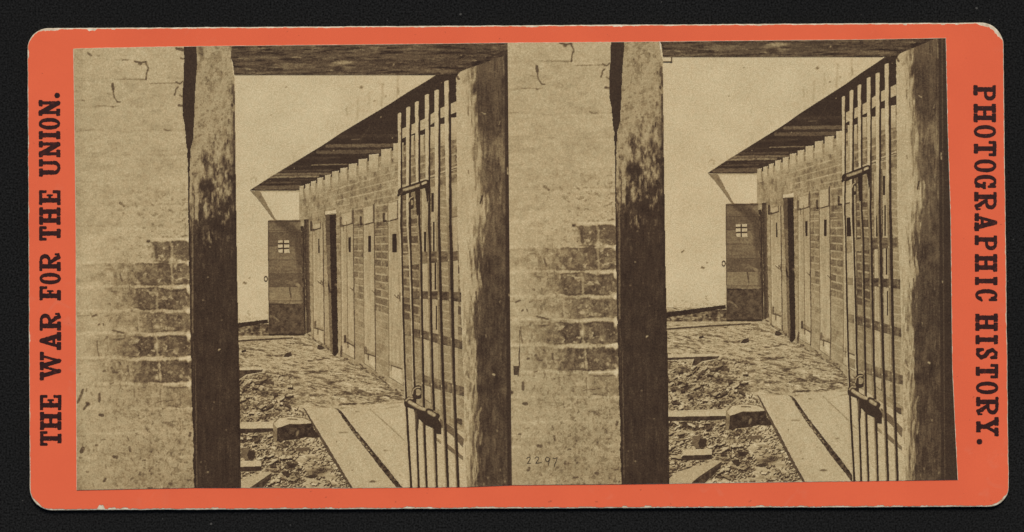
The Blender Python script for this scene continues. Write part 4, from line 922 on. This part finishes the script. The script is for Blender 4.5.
# ------------------------------------------------------------------ the barred iron gate
YS = (76, 113, 160, 190, 225, 250, 316, 376, 436, 487)
BARS = [  # top y, left x and right x at YS
    (112.6, (397.6, 397.8, 398.2, 398.2, 398.6, 400.2, 401.2, 403.4, 405.8, 409.2), (402, 402, 402, 402, 401.8, 402.6, 404.2, 405.9, 409.1, 412.2)),
    (106.6, (406, 406.3, 406.2, 406.2, 406.4, 408.4, 410.8, 412.2, 415, 416.8), (411.4, 411.4, 410.6, 410.6, 410.9, 411.5, 413.6, 415.1, 417.8, 419.7)),
    (101.2, (415, 415, 415.6, 416.2, 417, 418.7, 420, 421.4, 422.8, 425), (420, 420, 420, 420.1, 420.2, 422, 423, 424.2, 425.7, 427.7)),
    (94, (425, 425, 425.4, 425.6, 425.8, 427.4, 428.6, 430.4, 432.8, 435), (430.3, 430.2, 430, 430, 429.8, 430.8, 432.1, 433.6, 436.3, 437.8)),
    (89.6, (434.3, 434.5, 434.8, 435.2, 435.6, 436.6, 438.4, 440.6, 443.6, 445.8), (440.2, 440.2, 440, 440, 439.9, 440.8, 442.3, 444.1, 447, 449.1)),
    (80.4, (444.4, 444.5, 445.2, 446, 446.8, 447.8, 449.6, 451.8, 454.2, 456.2), (450.4, 450.6, 451, 451.3, 451.6, 452.6, 453.8, 455.1, 457.4, 459.5))]
def band(name, pts_t, pts_b, base, seed, extra=None, label=None, tex=.05):
    small(name, list(pts_t) + list(pts_b)[::-1], base, tex, seed, mr=m_gate, cell=.4, extra=extra, label=label)
band('crossbar', [(401, 129.2), (410, 125.4), (424, 119), (440, 108.4), (457, 101)], [(401, 139.2), (410, 135), (424, 129.4), (440, 118.4), (457, 112)], .79, 951, label='pale top crossbar rising to the post')
band('crossbar', [(402, 186.5), (425, 178), (457, 165.6)], [(402, 188.4), (425, 180.4), (457, 169.4)], .78, 950,
     extra=lambda T: [T.line([(x - 3, y + 1.1), (x + 2.4, y - .6)], 1.1, .25, .8) for x, y in ((432, 177.4), (443, 173), (455, 168.4))], label='thin pale crossbar with bolt heads')
def xb(dark_x):
    def f(T):
        k = sst(dark_x - 8, dark_x + 7, T.X); T.a = T.a + .20 * fbm(T.X, T.Y, 6, 3, 3, int(dark_x)) + .10 * sst(.6, 1, np.sin(T.X * .62)); T.a = (.60 + .08 * fbm(T.X, T.Y, 2, 2, 2, 7)) * (1 - k) + T.a * k
    return f
band('crossbar', [(403, 255), (424, 251.6), (442, 251.4), (459, 251)], [(403, 266), (424, 263.6), (442, 262), (459, 260.4)], .38, 952, xb(425))
band('crossbar', [(403, 290.5), (413, 291), (440, 291.2), (461.2, 292.4)], [(403, 297.4), (413, 298.4), (440, 299.6), (461.2, 302)], .30, 953, xb(412))
band('crossbar', [(403, 326), (424, 330.6), (440, 334.6), (462.6, 341)], [(403, 333.6), (424, 339), (440, 344), (462.6, 349)], .34, 954, xb(411))
band('crossbar', [(405, 369), (424, 375), (442, 380.4), (464, 387)], [(405, 378), (424, 384.6), (442, 390.6), (464, 396)], .42, 955, xb(423))
# slanting shadows of the bars near the foot of the gate
band('bar_shadow', [(440, 418.6), (452, 427), (464, 439)], [(440, 426), (452, 435), (463, 447)], .42, 956)
band('bar_shadow', [(446, 443), (454, 449), (463, 456.4)], [(446, 447.5), (454, 453.6), (463, 460)], .46, 957)
band('bar_shadow', [(436, 437), (441, 441)], [(436, 440), (441, 443.6)], .56, 958)
band('wall_bolt', [(457.4, 418), (462, 419), (462.4, 424)], [(455.6, 420), (458, 423), (461, 424.8)], .3, 959)
for i, (ty, lx, rx) in enumerate(BARS):
    T = Tone((min(lx) - 1, ty - 2, max(rx) + 2, 500), .3, .8); X, Y = T.X, T.Y
    a = np.interp(Y, YS, lx); b = np.interp(Y, YS, rx); f = (X - a) / (b - a)
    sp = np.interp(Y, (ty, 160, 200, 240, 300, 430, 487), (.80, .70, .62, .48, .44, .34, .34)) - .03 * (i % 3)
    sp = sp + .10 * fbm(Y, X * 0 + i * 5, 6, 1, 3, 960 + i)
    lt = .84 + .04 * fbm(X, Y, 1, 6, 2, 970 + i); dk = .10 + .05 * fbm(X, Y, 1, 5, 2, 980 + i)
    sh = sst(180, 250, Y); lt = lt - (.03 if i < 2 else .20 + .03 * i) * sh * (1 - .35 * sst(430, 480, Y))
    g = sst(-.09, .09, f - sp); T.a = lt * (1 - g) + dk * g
    for yy in (256, 295, 335, 381): 
        q = rng(int(yy) + i); T.blot(float(np.interp(yy, YS, lx)) + .6, yy + i * .8 + q.uniform(-1, 2), .9, .9, .92, .65)
    q = rng(i + 50)
    for k in range(7): yy = q.uniform(ty + 3, 235); T.blot(float(np.interp(yy, YS, rx)) - 1.6, yy, .5, q.uniform(.6, 1.8), .35, .6)
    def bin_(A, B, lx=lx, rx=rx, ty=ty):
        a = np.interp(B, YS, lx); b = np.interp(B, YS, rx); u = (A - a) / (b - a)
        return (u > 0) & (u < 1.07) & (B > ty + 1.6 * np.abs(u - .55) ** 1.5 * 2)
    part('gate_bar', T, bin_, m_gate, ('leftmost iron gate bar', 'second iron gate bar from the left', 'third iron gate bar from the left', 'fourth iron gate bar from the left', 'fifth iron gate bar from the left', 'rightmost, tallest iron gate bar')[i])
# upper bolt and staple
T = Tone((396, 176, 434, 222), .3, .10)
def ub_in(A, B):
    d0, _ = segd(A, B, 401.5, 191.6, 426.5, 183.2); m = d0 < 3.7
    d1, _ = segd(A, B, 398.6, 195, 401, 191); m |= d1 < 1.3
    m |= inpoly([(415, 188), (420, 187), (420, 205), (419, 214), (417, 216), (416, 205)], A, B)
    m |= inpoly([(424.6, 186), (428.8, 184), (428.4, 200), (427, 204), (426, 194)], A, B)
    return m
T.line([(404, 189.8), (411, 188), (419, 185.2)], 2.7, .76, .95, 1.6); T.line([(422.4, 183.8), (426, 182.4)], 2.4, .84, 1, 1.2); T.line([(402, 187.4), (406, 186.4)], 1, .5, .6); T.blot(424, 188.6, 1.2, .7, .85, .9)
T.line([(401, 194), (402.6, 191)], 1.2, .3, .8); T.line([(420, 187), (421, 182)], 1.2, .15, .9)
part('gate_bolt', T, ub_in, m_gate, 'upper bolt of the gate with its dark staple')
def hk(A, B):
    d = np.hypot((A - 411.8) / 2.8, (B - 202.4) / 5.2); return (d < 1.2) & (d > .55) & (A < 413.8)
T = Tone((406, 194, 418, 216), .3, .16); T.line([(408.6, 202), (409.6, 198.6), (412.4, 196.8)], 1.1, .84, .9)
part('gate_hook', T, hk, m_gate)
# lower bolt
T = Tone((402, 384, 446, 438), .3, .13)
r_ = rng(4)
def lb_in(A, B):
    m = inpoly([(404, 403), (404.6, 399), (408.5, 396.4), (413, 397.4), (414.6, 402), (418, 404.2), (425, 408), (429, 408.4), (433, 409.6), (438, 412.4), (440, 415.6), (438.4, 419), (441.6, 424.6), (441.2, 434), (436, 433.4), (433, 428), (424, 424), (419, 418.4), (418.4, 428), (416.6, 433), (415.2, 430), (415, 414), (413.6, 409), (408, 407), (405, 406.6)], A, B)
    d = np.hypot((A - 418) / 5.8, (B - 392) / 6.2); m |= (d < 1.1) & (d > .55) & (A < 421.5)
    m |= inpoly([(412.4, 392), (415.4, 392), (415.6, 402), (413, 401)], A, B)
    return m
T.line([(406, 400.4), (409, 398), (412.4, 398.4)], 1.8, .78, .9, 1.2); T.line([(409.6, 402.0), (414, 404.8), (421, 408.4), (425.4, 409.2)], 3.5, .80, .95, 1.8); T.blot(412.6, 406, 1, .8, .3, .7); T.blot(419, 406, .7, .6, .3, .7); T.line([(413, 403), (420, 406.6)], 1, .9, .6)
T.line([(429, 412), (434, 415)], 3.6, .80, .95, 1.8); T.blot(438.2, 416, 1.5, 2.2, .14, .9, .5); T.line([(434, 411), (438, 413)], 1.2, .74, .8)
T.line([(412.4, 394), (413.2, 389.6), (416.6, 387.4), (420, 387.2)], 1.2, .82, .9, 1); T.blot(416.8, 392.6, 1.4, 2.4, .42, .7)
T.line([(415.8, 411), (415.6, 429)], 1.0, .5, .8); T.line([(417.4, 412), (417.2, 428)], .8, .24, .8); T.line([(425.6, 413), (426.6, 409.6), (430, 408.8)], 1.6, .14, .9)
part('gate_bolt', T, lb_in, m_gate, 'lower sliding bolt of the gate, bright on top with black shadow')

# ------------------------------------------------------------------ build both prints
for view in (0, 1):
    for k, (name, T, ins, mr, lab) in enumerate(PARTS):
        o = mask_mesh(name, T, ins, ident if view == 0 else mr, k + 1, prints[view], M_print, view=view)
        if o is not None and lab: o['label'] = lab

# details only one of the prints has ------------------------------------------------------
nl = len(PARTS) + 2
T = Tone((663, 54, 675, 64), .3, .3)
mask_mesh('corner_bracket', T, lambda A, B: inpoly([(663, 61.2), (671, 61.2), (671, 57), (672.2, 57), (672.2, 62.6), (663, 62.4)], A, B), None, nl, prints[1], M_print, view=1)
# strip at the left rim of the right print: thin pale line and wire hook beside the wall
T = Tone((508, 320, 520, 380), .3, .25)
def wire(A, B):
    d = np.full(A.shape, 9.0)
    for p, q in zip([(520, 330), (520.2, 345), (519, 355), (519.4, 364)], [(520.2, 345), (519, 355), (519.4, 364), (518, 376)]):
        d = np.minimum(d, segd(A, B, *p, *q)[0])
    return (d < .55) | inpoly([(513.4, 366), (518.6, 366), (518.8, 374.6), (513.8, 375)], A, B)
mask_mesh('hanging_wire', T, wire, None, nl, prints[1], M_print, view=1)
# handwritten negative number 2297
T = Tone((524, 454, 562, 470), .2, .2)
NUM = [[(526.8, 458.6), (528, 457.2), (529.8, 457), (530.2, 458.6), (529.2, 460.8), (527.4, 463.4), (530.6, 463.2)], [(535, 458.2), (536.4, 456.8), (538.4, 457.2), (538.6, 459), (537, 461.2), (535.8, 463.2), (538.6, 463), (541.4, 462.4)],
       [(549.4, 458.2), (547.4, 457), (545.6, 458.4), (545.8, 461), (548, 461.4), (549.6, 459.4), (549.8, 458)], [(549.8, 458), (549, 462), (548.4, 465)], [(553, 458), (554.6, 458.6), (557.2, 457.6), (556.2, 461.2), (554.8, 464.2), (554.2, 466.8)]]
def numin(A, B):
    d = np.full(A.shape, 9.0)
    for s in NUM:
        for p, q in zip(s, s[1:]): d = np.minimum(d, segd(A, B, *p, *q)[0])
    return d < .42 + .12 * fbm(A, B, 1, 1, 2, 4)
o = mask_mesh('negative_number', T, numin, None, nl, prints[1], M_pen, view=1); o['label'] = 'handwritten number 2297 low on the pale wall'

# ------------------------------------------------------------------ light, camera, render settings
EL, AZ = 52, 8          # sun high, from the top of the frame
w = bpy.data.worlds.new('World'); scene.world = w; w.use_nodes = True
N, L = w.node_tree.nodes, w.node_tree.links
sky = N.new('ShaderNodeTexSky'); sky.sky_type = 'NISHITA'; sky.sun_disc = False
sky.sun_elevation = R(EL); sky.sun_rotation = R(AZ)
bgn = N['Background']; bgn.inputs[1].default_value = .08
L.new(sky.outputs[0], bgn.inputs[0])
sd = bpy.data.lights.new('sun', 'SUN'); sd.energy = 3.3; sd.angle = R(24); sd.color = (1, .93, .80)
so = bpy.data.objects.new('sun', sd); col.objects.link(so)
# direction towards the sun: azimuth from +Y (top of the frame)
so.rotation_euler = (R(90 - EL), 0, R(180 - AZ)); so.location = (0, .6, .8)
d = (math.cos(R(EL)) * math.sin(R(AZ)), math.cos(R(EL)) * math.cos(R(AZ)), math.sin(R(EL)))
from mathutils import Vector
so.rotation_euler = Vector(d).to_track_quat('Z', 'Y').to_euler()

H = 0.80
cd = bpy.data.cameras.new('camera'); cd.sensor_width = 36; cd.lens = 36 * H / (1024 * S)
cd.clip_start = .01; cd.clip_end = 100
co = bpy.data.objects.new('camera', cd); col.objects.link(co); co.location = (0, 0, H + ZP); co.rotation_euler = (0, 0, 0)
scene.camera = co
vs = scene.view_settings; vs.view_transform = 'Standard'; vs.look = 'None'; vs.gamma = 1; vs.use_curve_mapping = False; vs.exposure = 0.0
scene.render.resolution_x = 1024; scene.render.resolution_y = 532
